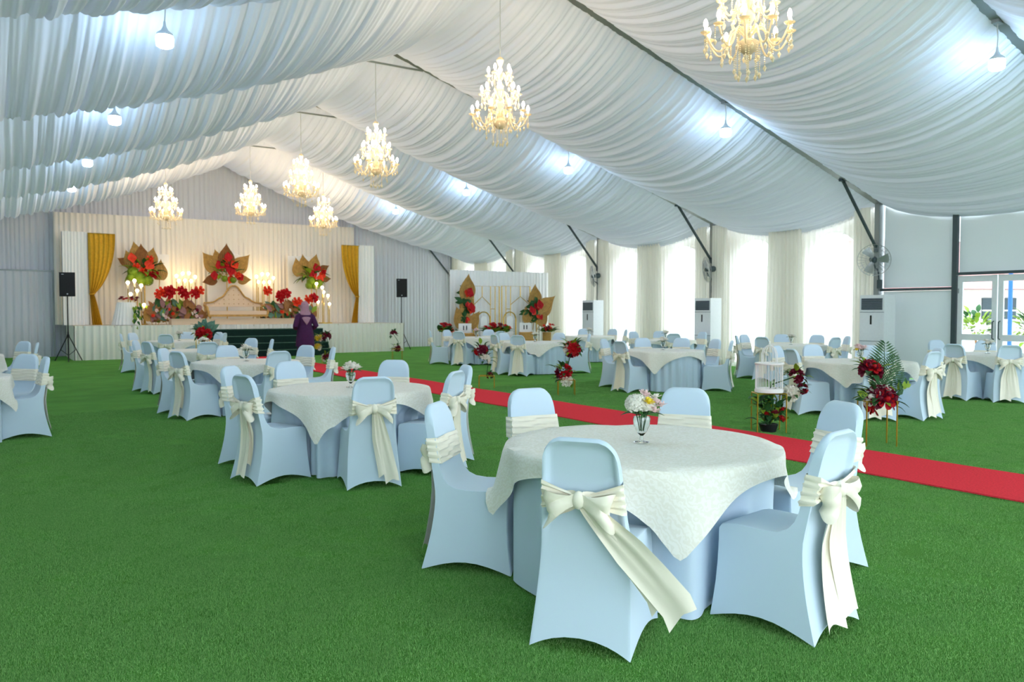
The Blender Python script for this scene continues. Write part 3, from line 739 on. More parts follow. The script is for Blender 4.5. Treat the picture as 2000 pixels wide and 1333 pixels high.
# ------------------------------------------------------------------ hanging lamps
LM_h = MB().lathe([(0, .30), (.014, .30), (.02, .24), (.045, .19), (.095, .15), (.1, .12), (.0, .12)], 18).mesh('housing', 'lamp_housing')
LM_b = MB().lathe([(.098, .122), (.105, .10), (.105, .02), (.095, -.005), (.07, -.02), (0, -.026)], 14).mesh('bulb', 'bulb_cool')
for (px, py, k, lab) in ((322, 85, 3, 'hanging lamp at upper left, biggest on the left'), (224, 238, 4, 'second hanging lamp on the left slope'), (171, 321, 5, 'third hanging lamp on the left slope'), (140, 371, 6, 'fourth and lowest hanging lamp on the left slope'),
        (1947, 130, 2, 'hanging lamp at the upper right picture edge'), (1417, 262, 3, 'second nearest hanging lamp on the right slope'), (1110, 335, 4, 'third hanging lamp on the right slope'), (911, 378, 5, 'fourth hanging lamp on the right slope'), (773, 415, 6, 'farthest smallest hanging lamp on the right slope')):
    X, z = at_Y(px, py, FY[k]); t = thing('hanging_lamp', 'bright white '+lab, 'lamp', (X, FY[k], z-.03), 0, 'white lamps hung below the rafters')
    obj('lamp_housing', LM_h, t); obj('bulb', LM_b, t)
    h = zroof(X)-(z-.03)+.02
    obj('cord', MB().tube([(0, 0, .29), (.012, 0, .29+(h-.29)*.4), (-.008, 0, .29+(h-.29)*.75), (0, 0, h)], .009, 6).mesh('cord', 'cable'), t)
    obj('bracket', MB().box((0, 0, h-.02), (.16, .1, .05)).mesh('bracket', 'alu', False), t)
LB = ['white hanging lamp above the viewpoint on the left slope', 'white hanging lamp behind the viewpoint on the left slope', 'white hanging lamp behind the viewpoint on the right slope']
for yy, xx in ((FY[2], 1.95), (FY[1], 1.95), (FY[1], 12.0)):
    t = thing('hanging_lamp', LB.pop(0), 'lamp', (xx, yy, 4.85), 0, 'white lamps hung below the rafters')
    obj('lamp_housing', LM_h, t); obj('bulb', LM_b, t); h = zroof(xx)-4.85
    obj('cord', MB().tube([(0, 0, .29), (0, 0, h)], .009, 6).mesh('cord', 'cable'), t)

# ------------------------------------------------------------------ air conditioners and wall fans on the columns
ORD = ['nearest', 'middle', 'farthest']
AC = {}
AC['body'] = MB().box((0, 0, .95), (.42, .58, 1.86)).box((0, 0, .02), (.44, .6, .04)).mesh('body', 'white_plastic', False)
AC['grille'] = MB().box((-.213, 0, 1.68), (.012, .5, .26)).mesh('grille', 'grey_grille', False)
AC['slat'] = MB().box((-.224, 0, 0), (.02, .49, .012), Matrix.Rotation(.5, 3, 'Y')).mesh('slat', 'dark_alu', False)
AC['logo'] = MB().box((-.214, .02, 1.33), (.01, .035, .2)).mesh('display', 'black', False)
AC['intake'] = MB().box((-.213, 0, .42), (.012, .5, .5)).mesh('intake', 'lamp_housing', False)
AC['seam'] = MB().box((-.212, 0, .86), (.008, .58, .012)).box((-.212, 0, 1.5), (.008, .58, .01)).mesh('seam', 'grey_grille', False)
fan_m = {}
cg = MB()
for r, zz in ((.35, 0), (.352, .03), (.27, .075), (.18, .095), (.09, .10), (.27, -.06), (.18, -.08)):
    cg.tube([(r*math.cos(2*PI*i/32), r*math.sin(2*PI*i/32), zz) for i in range(33)], .006 if r > .3 else .0028, 5, False)
for i in range(28):
    a = 2*PI*i/28; c, s = math.cos(a), math.sin(a)
    cg.tube([(.06*c, .06*s, .1), (.2*c, .2*s, .092), (.3*c, .3*s, .06), (.35*c, .35*s, .0), (.28*c, .28*s, -.06), (.1*c, .1*s, -.085)], .0022, 4, False)
fan_m['cage'] = cg.mesh('cage', 'wire')
bl = MB()
def blade(u, t): a = (u-.5)*.9*(1-.25*t)+.15*t; r = .06+.25*t; return (r*math.cos(a), r*math.sin(a), .01+.05*(u-.5))
fan_m['blade'] = solid_sheet(blade, 6, 5, .003).mesh('blade', 'wire')
fan_m['motor'] = MB().lathe([(0, -.24), (.05, -.235), (.08, -.2), (.085, -.1), (.06, -.085), (0, -.085)], 16).mesh('motor', 'dark_alu')
fan_m['hub'] = MB().lathe([(0, -.08), (.055, -.07), (.055, .05), (.03, .07), (0, .07)], 14).mesh('hub', 'dark_alu')
for i, k in enumerate((3, 4, 5)):
    y = FY[k]
    t = thing('air_conditioner', '%s white floor-standing air conditioner against the window wall' % ORD[i], 'air conditioner', (XR-.62, y-.36, 0), 0, 'floor-standing air conditioners')
    b = obj('body', AC['body'], t); g_ = obj('grille', AC['grille'], t)
    for j in range(6): obj('slat', AC['slat'], g_, (0, 0, 1.58+.04*j))
    obj('display', AC['logo'], t); obj('intake_panel', AC['intake'], t); obj('seam', AC['seam'], t)
    f = thing('wall_fan', '%s wall fan with wire cage on its column bracket' % ORD[i], 'fan', (XR-.17, y-.1, 2.1), 0, 'wall fans on the columns')
    obj('mount', MB().box((.03, 0, .04), (.06, .1, .2)).mesh('mount', 'dark_alu', False), f)
    obj('bracket_arm', MB().tube([(.02, 0, .0), (-.02, -.0, .3), (-.1, -.02, .38), (-.2, -.03, .40), (-.24, -.03, .5)], .018, 8).mesh('bracket_arm', 'dark_alu'), f)
    nd = Vector((-.75, -.62, -.12)) if i == 0 else Vector((-.75, .55, -.12))
    hd = obj('fan_head', fan_m['motor'], f, (-.25, -.03, .58), nd.to_track_quat('Z', 'Y').to_euler())
    obj('cage', fan_m['cage'], hd); obj('hub', fan_m['hub'], hd)
    for j in range(3): obj('blade', fan_m['blade'], hd, (0, 0, 0), (0, 0, j*2*PI/3))

# ------------------------------------------------------------------ stage
SY, SZ = 27.9, 1.07; SX0, SX1 = 2.16, 13.26
stg = struct('stage', MB().box(((SX0+SX1)/2, (SY+YB-.15)/2, SZ-.03), (SX1-SX0, YB-.15-SY, .06)).mesh('stage', 'stage_top', False))
struct('stage_skirt', pleated_wall('stage_skirt', 'stage_skirt', (SX0, SY-.02), (SX1, SY-.02), .0, SZ, .025, .16, seed=1))
struct('stage_skirt', pleated_wall('stage_skirt_side', 'stage_skirt', (SX0-.02, YB-.2), (SX0-.02, SY), .0, SZ, .025, .16, seed=2))
struct('stage_skirt', pleated_wall('stage_skirt_side', 'stage_skirt', (SX1+.02, SY), (SX1+.02, YB-.2), .0, SZ, .025, .16, seed=4))
sl = thing('stage_steps', 'dark green carpeted steps in front of the white skirted stage', 'steps', ((6.1+9.95)/2, SY-.06, 0))
for i in range(4):
    d = .28*(4-i)
    st_ = obj('step', MB().box((0, -d/2, .115+.23*i), (3.85, d, .23)).mesh('step', 'green_step', False), sl)
    obj('nosing', MB().box((0, -d-.004, .22+.23*i), (3.85, .012, .018)).mesh('nosing', 'leaf_blue', False), st_)
tag(obj('stage_backdrop', pleated_wall('stage_backdrop', 'backdrop', (1.80, 30.5), (12.35, 30.5), SZ, lambda s: 4.82+.08*s, .035, .17, seed=6)), 'tall pleated cream backdrop curtain behind the wedding stage', 'backdrop')
for side, (x0, x1) in enumerate(((1.98, 2.72), (12.12, 12.82))):
    p = thing('draped_screen', ['white draped screen at the left stage end beside gold curtain', 'white draped screen at the right stage end beside gold curtain'][side], 'screen', ((x0+x1)/2, 29.6, SZ))
    h = (x1-x0)/2
    obj('panel_frame', MB().tube([(-h, .04, 0), (-h, .04, 3.03), (h, .04, 3.03), (h, .04, 0)], .02, 6).mesh('panel_frame', 'alu'), p)
    obj('drape', pleated_wall('drape', 'white_board', (-h, 0), (h, 0), .0, 3.05, .015, .1, seed=side), p)
    # gold curtain tied back towards the panel
    gx = (2.72, 3.52) if side == 0 else (11.42, 12.14)
    s = 1 if side == 0 else -1; xin = gx[0] if side == 0 else gx[1]; W = gx[1]-gx[0]; zt, ztie = 4.07-SZ, 1.02
    def gc(u, t, s=s, W=W):
        z = zt*(1-t)
        if z > ztie:
            q = (z-ztie)/(zt-ztie); wd = W*(.16+.84*math.sin(PI/2*q)**.75); x0_ = .02*(1-q)
        else:
            q = 1-z/ztie; wd = W*(.16+.22*q**.8); x0_ = .02+.06*q
        sw = -.12*math.sin(PI*min(1, max(0, (z-ztie)/(zt-ztie))))*u
        return (s*(x0_+u*wd), .035*math.sin(u*W/.075*2*PI*.5+z*.8)+.015*math.sin(u*31), z+sw*.8)
    c = thing('gold_curtain', ['gold curtain tied back at the left end of the stage', 'gold curtain tied back at the right end of the stage'][side], 'curtain', (xin, 29.5, SZ))
    obj('curtain_cloth', MB().grid(gc, 60, 40).mesh('curtain_cloth', 'gold_cloth', True, 80), c)
    obj('tie_band', MB().tube([(s*(.09+.075*math.cos(a*PI/8)), .075*math.sin(a*PI/8), ztie+.01*math.sin(a)) for a in range(17)], .02, 6, False).mesh('tie_band', 'gold_cloth'), c)
    obj('curtain_rod', MB().tube([(-s*.02, 0, zt+.01), (s*W, 0, zt+.01)], .015, 6).mesh('curtain_rod', 'gold'), c)
def sXZ(px, py, Y): return at_Y(px, py, Y)
def board(px0, px1, py0, Y, label, arch=False):
    x0, z1 = sXZ(px0, py0, Y); x1, _ = sXZ(px1, py0, Y); h = z1-SZ; W = (x1-x0)/2
    t = thing('white_screen', label, 'screen', ((x0+x1)/2, Y, SZ))
    mb = MB()
    if not arch: mb.box((0, 0, h/2), (2*W, .04, h))
    else:
        pts = [(-W, 0)]+[(-W*math.cos(PI*i/16), h-W+W*math.sin(PI*i/16)) for i in range(17)]+[(W, 0)]; n = len(pts)
        mb.add([(x, -.02, z) for x, z in pts]+[(x, .02, z) for x, z in pts], [tuple(range(n)), tuple(range(n, 2*n))[::-1]]+[(i, i+n, (i+1) % n+n, (i+1) % n) for i in range(n)])
    obj('board', mb.mesh('board', 'white_board', False), t)
    for s in (-1, 1): obj('foot', MB().box((s*W*.7, .0, .03), (.05, .3, .06)).mesh('foot', 'white_board', False), t)
board(283, 330, 496, 30.22, 'tall white screen behind the left tall flower arrangement')
board(562, 606, 500, 30.22, 'tall white screen behind the right tall flower arrangement')
board(404, 492, 492, 30.24, 'white arched screen behind the sofa and centre flowers', True)
# low platform and sofa
pX0, pX1 = 5.0, 10.0
tag(obj('stage_platform', MB().box(((pX0+pX1)/2, 28.4, SZ+.09), (pX1-pX0, .5, .18)).box(((pX0+pX1)/2, 28.4, SZ+.19), (pX1-pX0+.04, .54, .02)).mesh('stage_platform', 'sofa_cloth', False)), 'low tan carpeted step platform before the sofa on the stage', 'platform')
sx0, sx1 = 6.30, 8.36; sc = (sx0+sx1)/2; SW = (sx1-sx0)/2
so = thing('sofa', 'cream tufted wedding sofa with a high curved back on stage', 'sofa', (sc, 29.25, SZ))
def top_curve(s):
    a = abs(s)
    return .74+.46*math.exp(-(a/.30)**2.6)+.16*math.exp(-(a/.62)**4)+.05*math.exp(-((a-.5)/.1)**2)
n = 41; bk = MB(); fr = []; ba = []
for i in range(n):
    s = -1+2*i/(n-1); fr.append((s*SW, .18, .62)); fr.append((s*SW, .24, top_curve(s)))
m2 = len(fr)
vs = fr+[(x, y+.1, z) for x, y, z in fr]
fs = []
for i in range(n-1):
    a, b, c, d = 2*i, 2*i+2, 2*i+3, 2*i+1
    fs += [(a, b, c, d), (m2+d, m2+c, m2+b, m2+a), (d, c, m2+c, m2+d)]
fs += [(0, 1, m2+1, m2), (2*n-2, m2+2*n-2, m2+2*n-1, 2*n-1)]
bk.add(vs, fs); back = obj('backrest', bk.mesh('backrest', 'sofa_cloth', True, 50), so)
BT = MB().lathe([(0, .012), (.012, .008), (.016, 0)], 8).mesh('tuft_button', 'dried')
for r_ in range(4):
    for i in range(9-2*r_):
        x = (i-(8-2*r_)/2)*.17; z = .72+.16*r_
        if z < top_curve(x/SW)-.06: obj('tuft_button', BT, back, (x, .176+.06*(z-.62)/.75, z), (PI/2, 0, 0))
obj('back_trim', MB().tube([(-1*SW+2*SW*i/40, .2, top_curve(-1+2*i/40)+.01) for i in range(41)], .028, 6).mesh('back_trim', 'dried'), so)
for s in (-1, 1): obj('back_post', MB().box((s*(SW-.06), .23, .5), (.07, .07, .4)).mesh('back_post', 'dried', False), so)
obj('seat', MB().box((0, -.14, .40), (2*SW-.1, .62, .14)).mesh('seat', 'sofa_cloth', False), so)
obj('seat_rail', MB().box((0, -.14, .30), (2*SW, .66, .07)).mesh('seat_rail', 'dried', False), so)
for s in (-1, 1):
    obj('armrest', MB().tube([(s*(SW-.02), .2, .66), (s*(SW+.02), -.1, .64), (s*(SW+.02), -.4, .58), (s*(SW+.02), -.44, .5), (s*(SW-.03), -.42, .32)], .045, 8).mesh('armrest', 'dried'), so)
    for yy in (-.42, .22): obj('leg', MB().tube([(s*(SW-.08), yy, .28), (s*(SW-.05), yy, .12), (s*(SW-.02), yy-.02, 0)], [.04, .025, .03], 8).mesh('leg', 'dried'), so)
# pedestal with flowers at left stage end
X, z = sXZ(247, 630, 28.5)
pd = thing('plinth', 'white draped plinth at the left front of the stage', 'plinth', (X, 28.5, SZ))
def pdm(u, v): th = 2*PI*u; r = .27+.16*(1-v)+.015*math.sin(th*22)*(1-v*.6); return (r*math.cos(th), r*math.sin(th), .01+.72*v)
obj('plinth_drape', MB().grid(pdm, 132, 6, True).mesh('plinth_drape', 'white_board', True, 70), pd)
obj('plinth_top', MB().lathe([(0, .715), (.27, .715), (.275, .735), (.27, .745), (0, .745)], 28).mesh('plinth_top', 'white_board'), pd)
fa = thing('flower_bunch', 'dark red flower bunch with trailing greenery on the white plinth', 'flowers', (X+.1, 28.45, SZ+.745)); rnd = random.Random(3)
for i in range(11): put('bloom', BLOOM['wine' if i % 3 else 'red'], fa, (rnd.uniform(-.3, .22), rnd.uniform(-.15, .1), .06+rnd.uniform(0, .12)), .09, rnd.uniform(-.2, .6), 0, rnd.uniform(0, 6))
for i in range(26):
    z_ = -rnd.uniform(0, .75); put('leaf', LEAF[rnd.choice(['leaf_light', 'leaf', 'leaf_light'])], fa, (.12+rnd.uniform(-.12, .14), -.30-.25*abs(z_)-rnd.uniform(0, .06), z_), rnd.uniform(.13, .2), -1.2, rnd.uniform(-.6, .6), PI)

# candle-bulb stands
def candle_stand(px, pys, Y, label, n, wid, z0=None):
    """cluster of thin rods with glowing globes at different heights"""
    X, _ = sXZ(px, 600, Y); zb = SZ if z0 is None else z0
    t = thing('candle_stand', label, 'candle stand', (X, Y, zb)); rnd = random.Random(px)
    obj('base', MB().lathe([(0, 0), (wid*.62, 0), (wid*.62, .03), (0, .03)], 20).mesh('base', 'gold'), t)
    for i in range(n):
        xx = (i-(n-1)/2)/(max(1, n-1))*wid; py = pys[i % len(pys)]; _, zz = sXZ(px, py, Y); h = zz-zb; yy = (.08 if i % 2 else -.08)
        rod = obj('rod', MB().tube([(xx, yy, .02), (xx, yy, h-.07)], .014, 6).mesh('rod', 'gold'), t)
        obj('candle', MB().tube([(xx, yy, h-.2), (xx, yy, h-.045)], .03, 8).mesh('candle', 'ivory'), rod)
        obj('globe_bulb', MB().lathe([(0, -.055), (.03, -.047), (.053, -.01), (.053, .02), (.03, .05), (0, .058)], 10, (xx, yy, h)).mesh('globe_bulb', 'bulb_candle'), rod)
candle_stand(266, (553, 575, 549, 568, 558, 596), 28.95, 'candle stand below the left tall flower arrangement', 6, .5)
candle_stand(363, (540, 549, 535, 548, 534, 549, 541), 29.85, 'candle stand behind the left flower bank', 7, .62)
candle_stand(517, (541, 551, 536, 552, 536, 551, 543), 29.85, 'candle stand behind the right flower bank', 7, .62)
candle_stand(631, (555, 590, 562, 571, 578, 594), 28.95, 'candle stand below the right tall flower arrangement', 6, .55)

# stage flower arrangements
def arrangement(name, label, px, py, Y, fans, blooms, leaves, stand=True, rad=(.4, .25, .3), kinds=('leaf', 'leaf_light'), lsize=.35, base=None, seed=1):
    X, z = sXZ(px, py, Y); zb = SZ if base is None else base; rnd = random.Random(seed)
    t = thing(name, label, 'flowers', (X, Y, zb)); k = math.hypot(X, Y)*.985/FPX; h = z-zb
    if stand:
        obj('stand_pole', MB().lathe([(0, 0), (.09, 0), (.09, .02), (.02, .04), (.015, h*.5), (.015, h-.05), (.08, h-.02), (0, h-.02)], 12).mesh('stand_pole', 'gold'), t)
    for fx, fy, ang, L, kd in fans:
        obj('fan_leaf', FAN[kd], t, ((fx-px)*k, .08+rnd.uniform(-.04, .06), h-(fy-py)*k), (PI/2+rnd.uniform(-.15, .15), math.radians(ang), 0), L)
    for bx, by, kd, s in blooms:
        if kd in ('a_red', 'a_or'):
            obj('anthurium', ANTH['red' if kd == 'a_red' else 'orange'], t, ((bx-px)*k, -.12-rnd.uniform(0, .12), h-(by-py)*k-.1), (PI/2-.5, rnd.uniform(-.6, .6), 0), s)
        else:
            obj('bloom', BLOOM[kd], t, ((bx-px)*k, -.14-rnd.uniform(0, .1), h-(by-py)*k), (PI/2-.2, 0, rnd.uniform(-.3, .3)), s)
    leaf_ball(t, (0, 0, h), rad, leaves, kinds, lsize, rnd)
    return t, k, h, rnd
arrangement('flower_arrangement', 'tall arrangement of dried palm leaves and orange flowers, left of the sofa', 282, 530, 29.6,
    [(266, 525, -24, .68, 'dried'), (280, 518, -4, .72, 'dried_brown'), (292, 520, 10, .66, 'dried'), (308, 545, 4, .72, 'dried'), (258, 518, -62, .42, 'dried_brown'), (275, 515, -14, .75, 'dried')],
    [(262, 508, 'a_or', .3), (285, 520, 'a_or', .36), (278, 535, 'a_or', .34), (298, 535, 'a_red', .34), (287, 541, 'a_or', .3), (290, 508, 'orange', .14), (268, 522, 'orange', .14), (280, 528, 'orange', .13), (262, 532, 'lime', .2), (272, 541, 'lime', .22), (286, 547, 'lime', .2), (259, 541, 'lime', .16), (276, 548, 'lime', .18)], 46, rad=(.55, .3, .4), kinds=('leaf_light', 'leaf_light', 'leaf'), seed=2)
arrangement('flower_arrangement', 'star-shaped arrangement of tan fan leaves and red flowers above the sofa', 443, 535, 29.72,
    [(443, 522, 0, .85, 'dried_brown'), (428, 530, -40, .85, 'dried'), (458, 530, 42, .85, 'dried'), (425, 545, -105, .55, 'dried_brown'), (464, 546, 88, .5, 'dried'), (434, 524, -18, .7, 'dried')],
    [(444, 505, 'a_red', .3), (432, 522, 'a_red', .34), (440, 520, 'red', .14), (447, 531, 'a_red', .36), (458, 518, 'a_or', .3), (418, 540, 'a_red', .3), (468, 540, 'a_red', .3), (460, 537, 'orange', .14), (445, 546, 'a_or', .28), (436, 545, 'lime', .13), (452, 547, 'lime', .13), (438, 512, 'orange', .12)], 34, rad=(.6, .25, .35), seed=3)
arrangement('flower_arrangement', 'tall arrangement of round tan fan leaves and red flowers, right of the sofa', 608, 540, 29.6,
    [(588, 540, -14, .72, 'dried'), (600, 540, -10, .85, 'dried'), (612, 530, 12, .68, 'dried'), (628, 528, 60, .4, 'dried_brown'), (632, 545, 85, .36, 'dried_brown')],
    [(618, 525, 'a_red', .32), (612, 537, 'a_red', .34), (625, 537, 'a_or', .3), (620, 545, 'a_or', .3), (608, 545, 'orange', .14), (630, 530, 'red', .12), (604, 550, 'lime', .2), (612, 557, 'lime', .2), (600, 558, 'lime', .16), (620, 553, 'lime', .16)], 42, rad=(.45, .3, .38), kinds=('leaf_light', 'leaf_light', 'leaf'), seed=4)
for (x0, x1, lab, sd, blooms) in ((298, 402, 'long low flower bank with red blooms at the left of the sofa', 5, [(330, 573), (343, 571), (361, 572), (391, 571), (338, 577), (366, 577), (324, 577), (384, 576)]),
                          (498, 598, 'long low flower bank with red blooms at the right of the sofa', 6, [(504, 570), (530, 577), (541, 574), (583, 585), (594, 582), (528, 583), (560, 590)])):
    cx = (x0+x1)/2; t, k, h, rnd = arrangement('flower_bank', lab, cx, 612, 29.0 if sd == 5 else 29.0, [], [(b[0], b[1], 'red' if i % 3 else 'orange', .2) for i, b in enumerate(blooms)], 0, stand=False, base=SZ+.02 if sd == 5 else SZ+.02, seed=sd)
    W = (x1-x0)*k*.86; t.location.x += -.16 if sd == 5 else .3
    t.location.y = 28.9 if sd == 5 else 28.9
    if sd == 5: t.location.x -= 0
    for i in range(170):
        xx = rnd.uniform(-.5, .5)*W; hh = rnd.uniform(.05, .72)*(1-.3*abs(2*xx/W)**3); kd = rnd.choice(['leaf_blue', 'dried_mauve', 'dried_brown', 'dried_mauve', 'leaf', 'leaf_light', 'dried_brown', 'dried_brown'])
        a = rnd.uniform(-1.1, 1.1)
        obj('leaf', LEAF[kd], t, (xx, rnd.uniform(-.22, .2), hh*.8), (PI/2-.5+rnd.uniform(-.4, .4), a, rnd.uniform(-.4, .4)), rnd.uniform(.3, .48))
    for i in range(11):
        xx = (-.46+.92*i/10)*W; obj('fan_leaf', FAN[rnd.choice(['dried', 'dried', 'dried_brown'])], t, (xx, -.1, .12), (PI/2-.3, rnd.uniform(-.9, .9), 0), rnd.uniform(.4, .6))
    for i in range(14):
        obj('bloom', BLOOM[rnd.choice(['pink', 'orange', 'wine', 'white'])], t, (rnd.uniform(-.46, .46)*W, -.24, rnd.uniform(.12, .5)), (PI/2-.2, 0, rnd.random()), .07)

# loudspeakers on tripods
SPK = {'cab': MB().add([(-.21, -.17, 0), (.21, -.17, 0), (.15, .17, 0), (-.15, .17, 0), (-.21, -.17, .72), (.21, -.17, .72), (.15, .17, .72), (-.15, .17, .72)], [(3, 2, 1, 0), (4, 5, 6, 7), (0, 1, 5, 4), (1, 2, 6, 5), (2, 3, 7, 6), (3, 0, 4, 7)]).mesh('cabinet', 'black', False),
       'grille': MB().box((0, -.178, .36), (.38, .016, .66)).mesh('grille', 'black', False),
       'badge': MB().box((.0, -.19, .07), (.035, .008, .035)).mesh('badge', 'lamp_housing', False),
       'mark': MB().box((-.12, -.19, .66), (.06, .008, .014)).mesh('mark', 'lamp_housing', False)}
def speaker(x, y, zc, rz, lab1, lab2):
    zb = zc-.36
    t = thing('speaker_stand', lab2, 'stand', (x, y, 0), rz)
    obj('pole', MB().tube([(0, 0, .1), (0, 0, .9), (0, 0, .9001), (0, 0, zb)], [.022, .022, .017, .017], 8).mesh('pole', 'black'), t)
    obj('collar', MB().lathe([(.03, .72), (.04, .74), (.04, .8), (.03, .82)], 10).mesh('collar', 'black'), t)
    for k in range(3):
        a = k*2*PI/3+.5; c, s = math.cos(a), math.sin(a)
        lg = obj('leg', MB().tube([(.03*c, .03*s, .76), (.42*c, .42*s, .015)], .014, 6).mesh('leg', 'black'), t)
        obj('brace', MB().tube([(.02*c, .02*s, .2), (.24*c, .24*s, .36)], .009, 6).mesh('brace', 'black'), lg)
    s = thing('loudspeaker', lab1, 'speaker', (x, y, zb), rz)
    for k, n in (('cab', 'cabinet'), ('grille', 'grille'), ('badge', 'badge'), ('mark', 'mark')): obj(n, SPK[k], s)
X, z = sXZ(131, 556, 27.5); speaker(X, 27.5, z, -.05, 'black loudspeaker on tripod left of the stage', 'black tripod stand under the loudspeaker left of the stage')
X, z = sXZ(784, 563, 28.6); speaker(X, 28.6, z, -.35, 'black loudspeaker on tripod right of the stage', 'black tripod stand under the loudspeaker right of the stage')

# ------------------------------------------------------------------ photo corner set
PY = 22.6
pc = thing('photo_backdrop', 'white pleated backdrop panel of the photo corner by the windows', 'backdrop', ((12.4+16.3)/2, PY, 0)); W = 1.95
obj('panel_frame', MB().tube([(-W, .05, 0), (-W, .05, 2.84), (W, .05, 2.84), (W, .05, 0)], .02, 6).mesh('panel_frame', 'alu'), pc)
obj('drape', pleated_wall('drape', 'white_board', (-W, 0), (W, 0), .0, 2.86, .02, .13, seed=2), pc)
for s in (-1, 1): obj('foot', MB().box((s*W*.9, .1, .015), (.06, .6, .03)).mesh('foot', 'alu', False), pc)
def pq(px, py): return at_Y(px, py, PY-.25)
def gold_screen(px0, px1, px2, px3, lab):
    x0, zt = pq(px0, 559); x1, _ = pq(px1, 559); g = thing('gold_screen', lab, 'screen', ((x0+x1)/2, PY-.25, 0)); c = (x0+x1)/2; h = (x1-x0)/2
    obj('frame', MB().tube([(-h, 0, 0), (-h, 0, zt), (h, 0, zt), (h, 0, 0)], .017, 6).mesh('frame', 'gold'), g)
    a, b = pq(px2, 600)[0]-c, pq(px3, 600)[0]-c; lo, hi = min(a, b), max(a, b); m = (-h+lo)/2 if px2 > (px0+px1)/2 else (h+hi)/2
    for x in (a, b): obj('bar', MB().tube([(x, 0, 0), (x, 0, zt)], .012, 6).mesh('bar', 'gold'), g)
    e = -h if px2 > (px0+px1)/2 else h; n_ = lo if e < 0 else hi
    obj('ogee', MB().tube([(e, 0, .1), (e, 0, zt-.62), ((e+m)/2, 0, zt-.48), (m, 0, zt-.34), ((n_+m)/2, 0, zt-.48), (n_, 0, zt-.62)], .012, 6).mesh('ogee', 'gold'), g)
    obj('ogee_hanger', MB().tube([(m, 0, zt-.34), (m, 0, zt)], .012, 6).mesh('ogee_hanger', 'gold'), g)
    for z in (.6, 1.1, 1.6): obj('rung', MB().tube([(lo, 0, z), (hi, 0, z)], .012, 6).mesh('rung', 'gold'), g)
gold_screen(925, 975, 958, 967, 'left gold metal lattice screen of the photo corner')
gold_screen(980, 1035, 997, 988, 'right gold metal lattice screen of the photo corner')
for px, lab in ((951, 'left white chair with gold arched back in the photo corner'), (1002, 'right white chair with gold arched back in the photo corner')):
    x, zt = at_Y(px, 609, PY-.62); c = thing('throne_chair', lab, 'chair', (x, PY-.62, 0)); zt = min(zt, 1.5)
    arch = [(-.24, .2, .45)]+[(-.24*math.cos(PI*i/10), .2, zt-.24+.24*math.sin(PI*i/10)) for i in range(11)]+[(.24, .2, .45)]
    obj('back_frame', MB().tube(arch, .02, 6).mesh('back_frame', 'gold'), c)
    arch = [(-.13, .2, .5)]+[(-.13*math.cos(PI*i/10), .2, zt-.26+.13*math.sin(PI*i/10)) for i in range(11)]+[(.13, .2, .5)]
    obj('back_panel', MB().add([(a, b-.012, z) for a, b, z in arch]+[(a, b+.012, z) for a, b, z in arch], [tuple(range(13)), tuple(range(13, 26))[::-1]]+[(i, i+13, (i+1) % 13+13, (i+1) % 13) for i in range(13)]).mesh('back_panel', 'white_board', False), c)
    obj('seat', MB().box((0, 0, .44), (.5, .48, .1)).mesh('seat', 'white_board', False), c)
    for a in (-.22, .22):
        for b in (-.2, .2): obj('leg', MB().tube([(a, b, 0), (a, b, .4)], .02, 6).mesh('leg', 'gold'), c)
def corner_leaves(px, lab, fans, blooms, seed):
    X, _ = at_Y(px, 640, PY-.42); k = math.hypot(X, PY-.42)*.99/FPX; rnd = random.Random(seed); t = thing('leaf_arrangement', lab, 'flowers', (X, PY-.42, 0))
    obj('stand_pole', MB().lathe([(0, 0), (.15, 0), (.15, .02), (.015, .03), (.015, 2.0), (0, 2.0)], 10).mesh('stand_pole', 'gold'), t)
    for fx, fy, a, L in fans: obj('fan_leaf', FAN['dried'], t, ((fx-px)*k, rnd.uniform(-.05, .05), HC-(fy-608)*k), (PI/2+rnd.uniform(-.1, .2), math.radians(a), 0), L)
    for bx, by, s in blooms:
        z = HC-(by-608)*k
        for q in range(3): obj('anthurium', ANTH['orange' if q % 2 else 'red'], t, ((bx-px)*k+rnd.uniform(-.08, .08), -.14-.04*q, z-.12+rnd.uniform(-.06, .06)), (PI/2-.5, rnd.uniform(-.9, .9), 0), s)
        for q in range(9): obj('leaf', LEAF['leaf'], t, ((bx-px)*k-.05, -.06, z), (PI/2-.4+rnd.uniform(-.4, .4), rnd.uniform(-3, 3), 0), rnd.uniform(.25, .4))
corner_leaves(908, 'tall stack of tan fan leaves with red flowers left in photo corner', [(912, 585, -4, .85), (912, 612, 6, .8), (905, 640, -25, .75), (920, 640, 28, .62), (908, 625, -8, .6)], [(911, 570, .26), (913, 601, .26), (905, 590, .14), (908, 620, .12)], 1)
corner_leaves(1048, 'tall spray of tan fan leaves with red flowers right in photo corner', [(1047, 598, -12, .8), (1052, 612, 48, .9), (1030, 630, -20, .6), (1042, 630, 8, .7), (1055, 636, 30, .6)], [(1045, 594, .28), (1031, 606, .24), (1050, 615, .14)], 2)
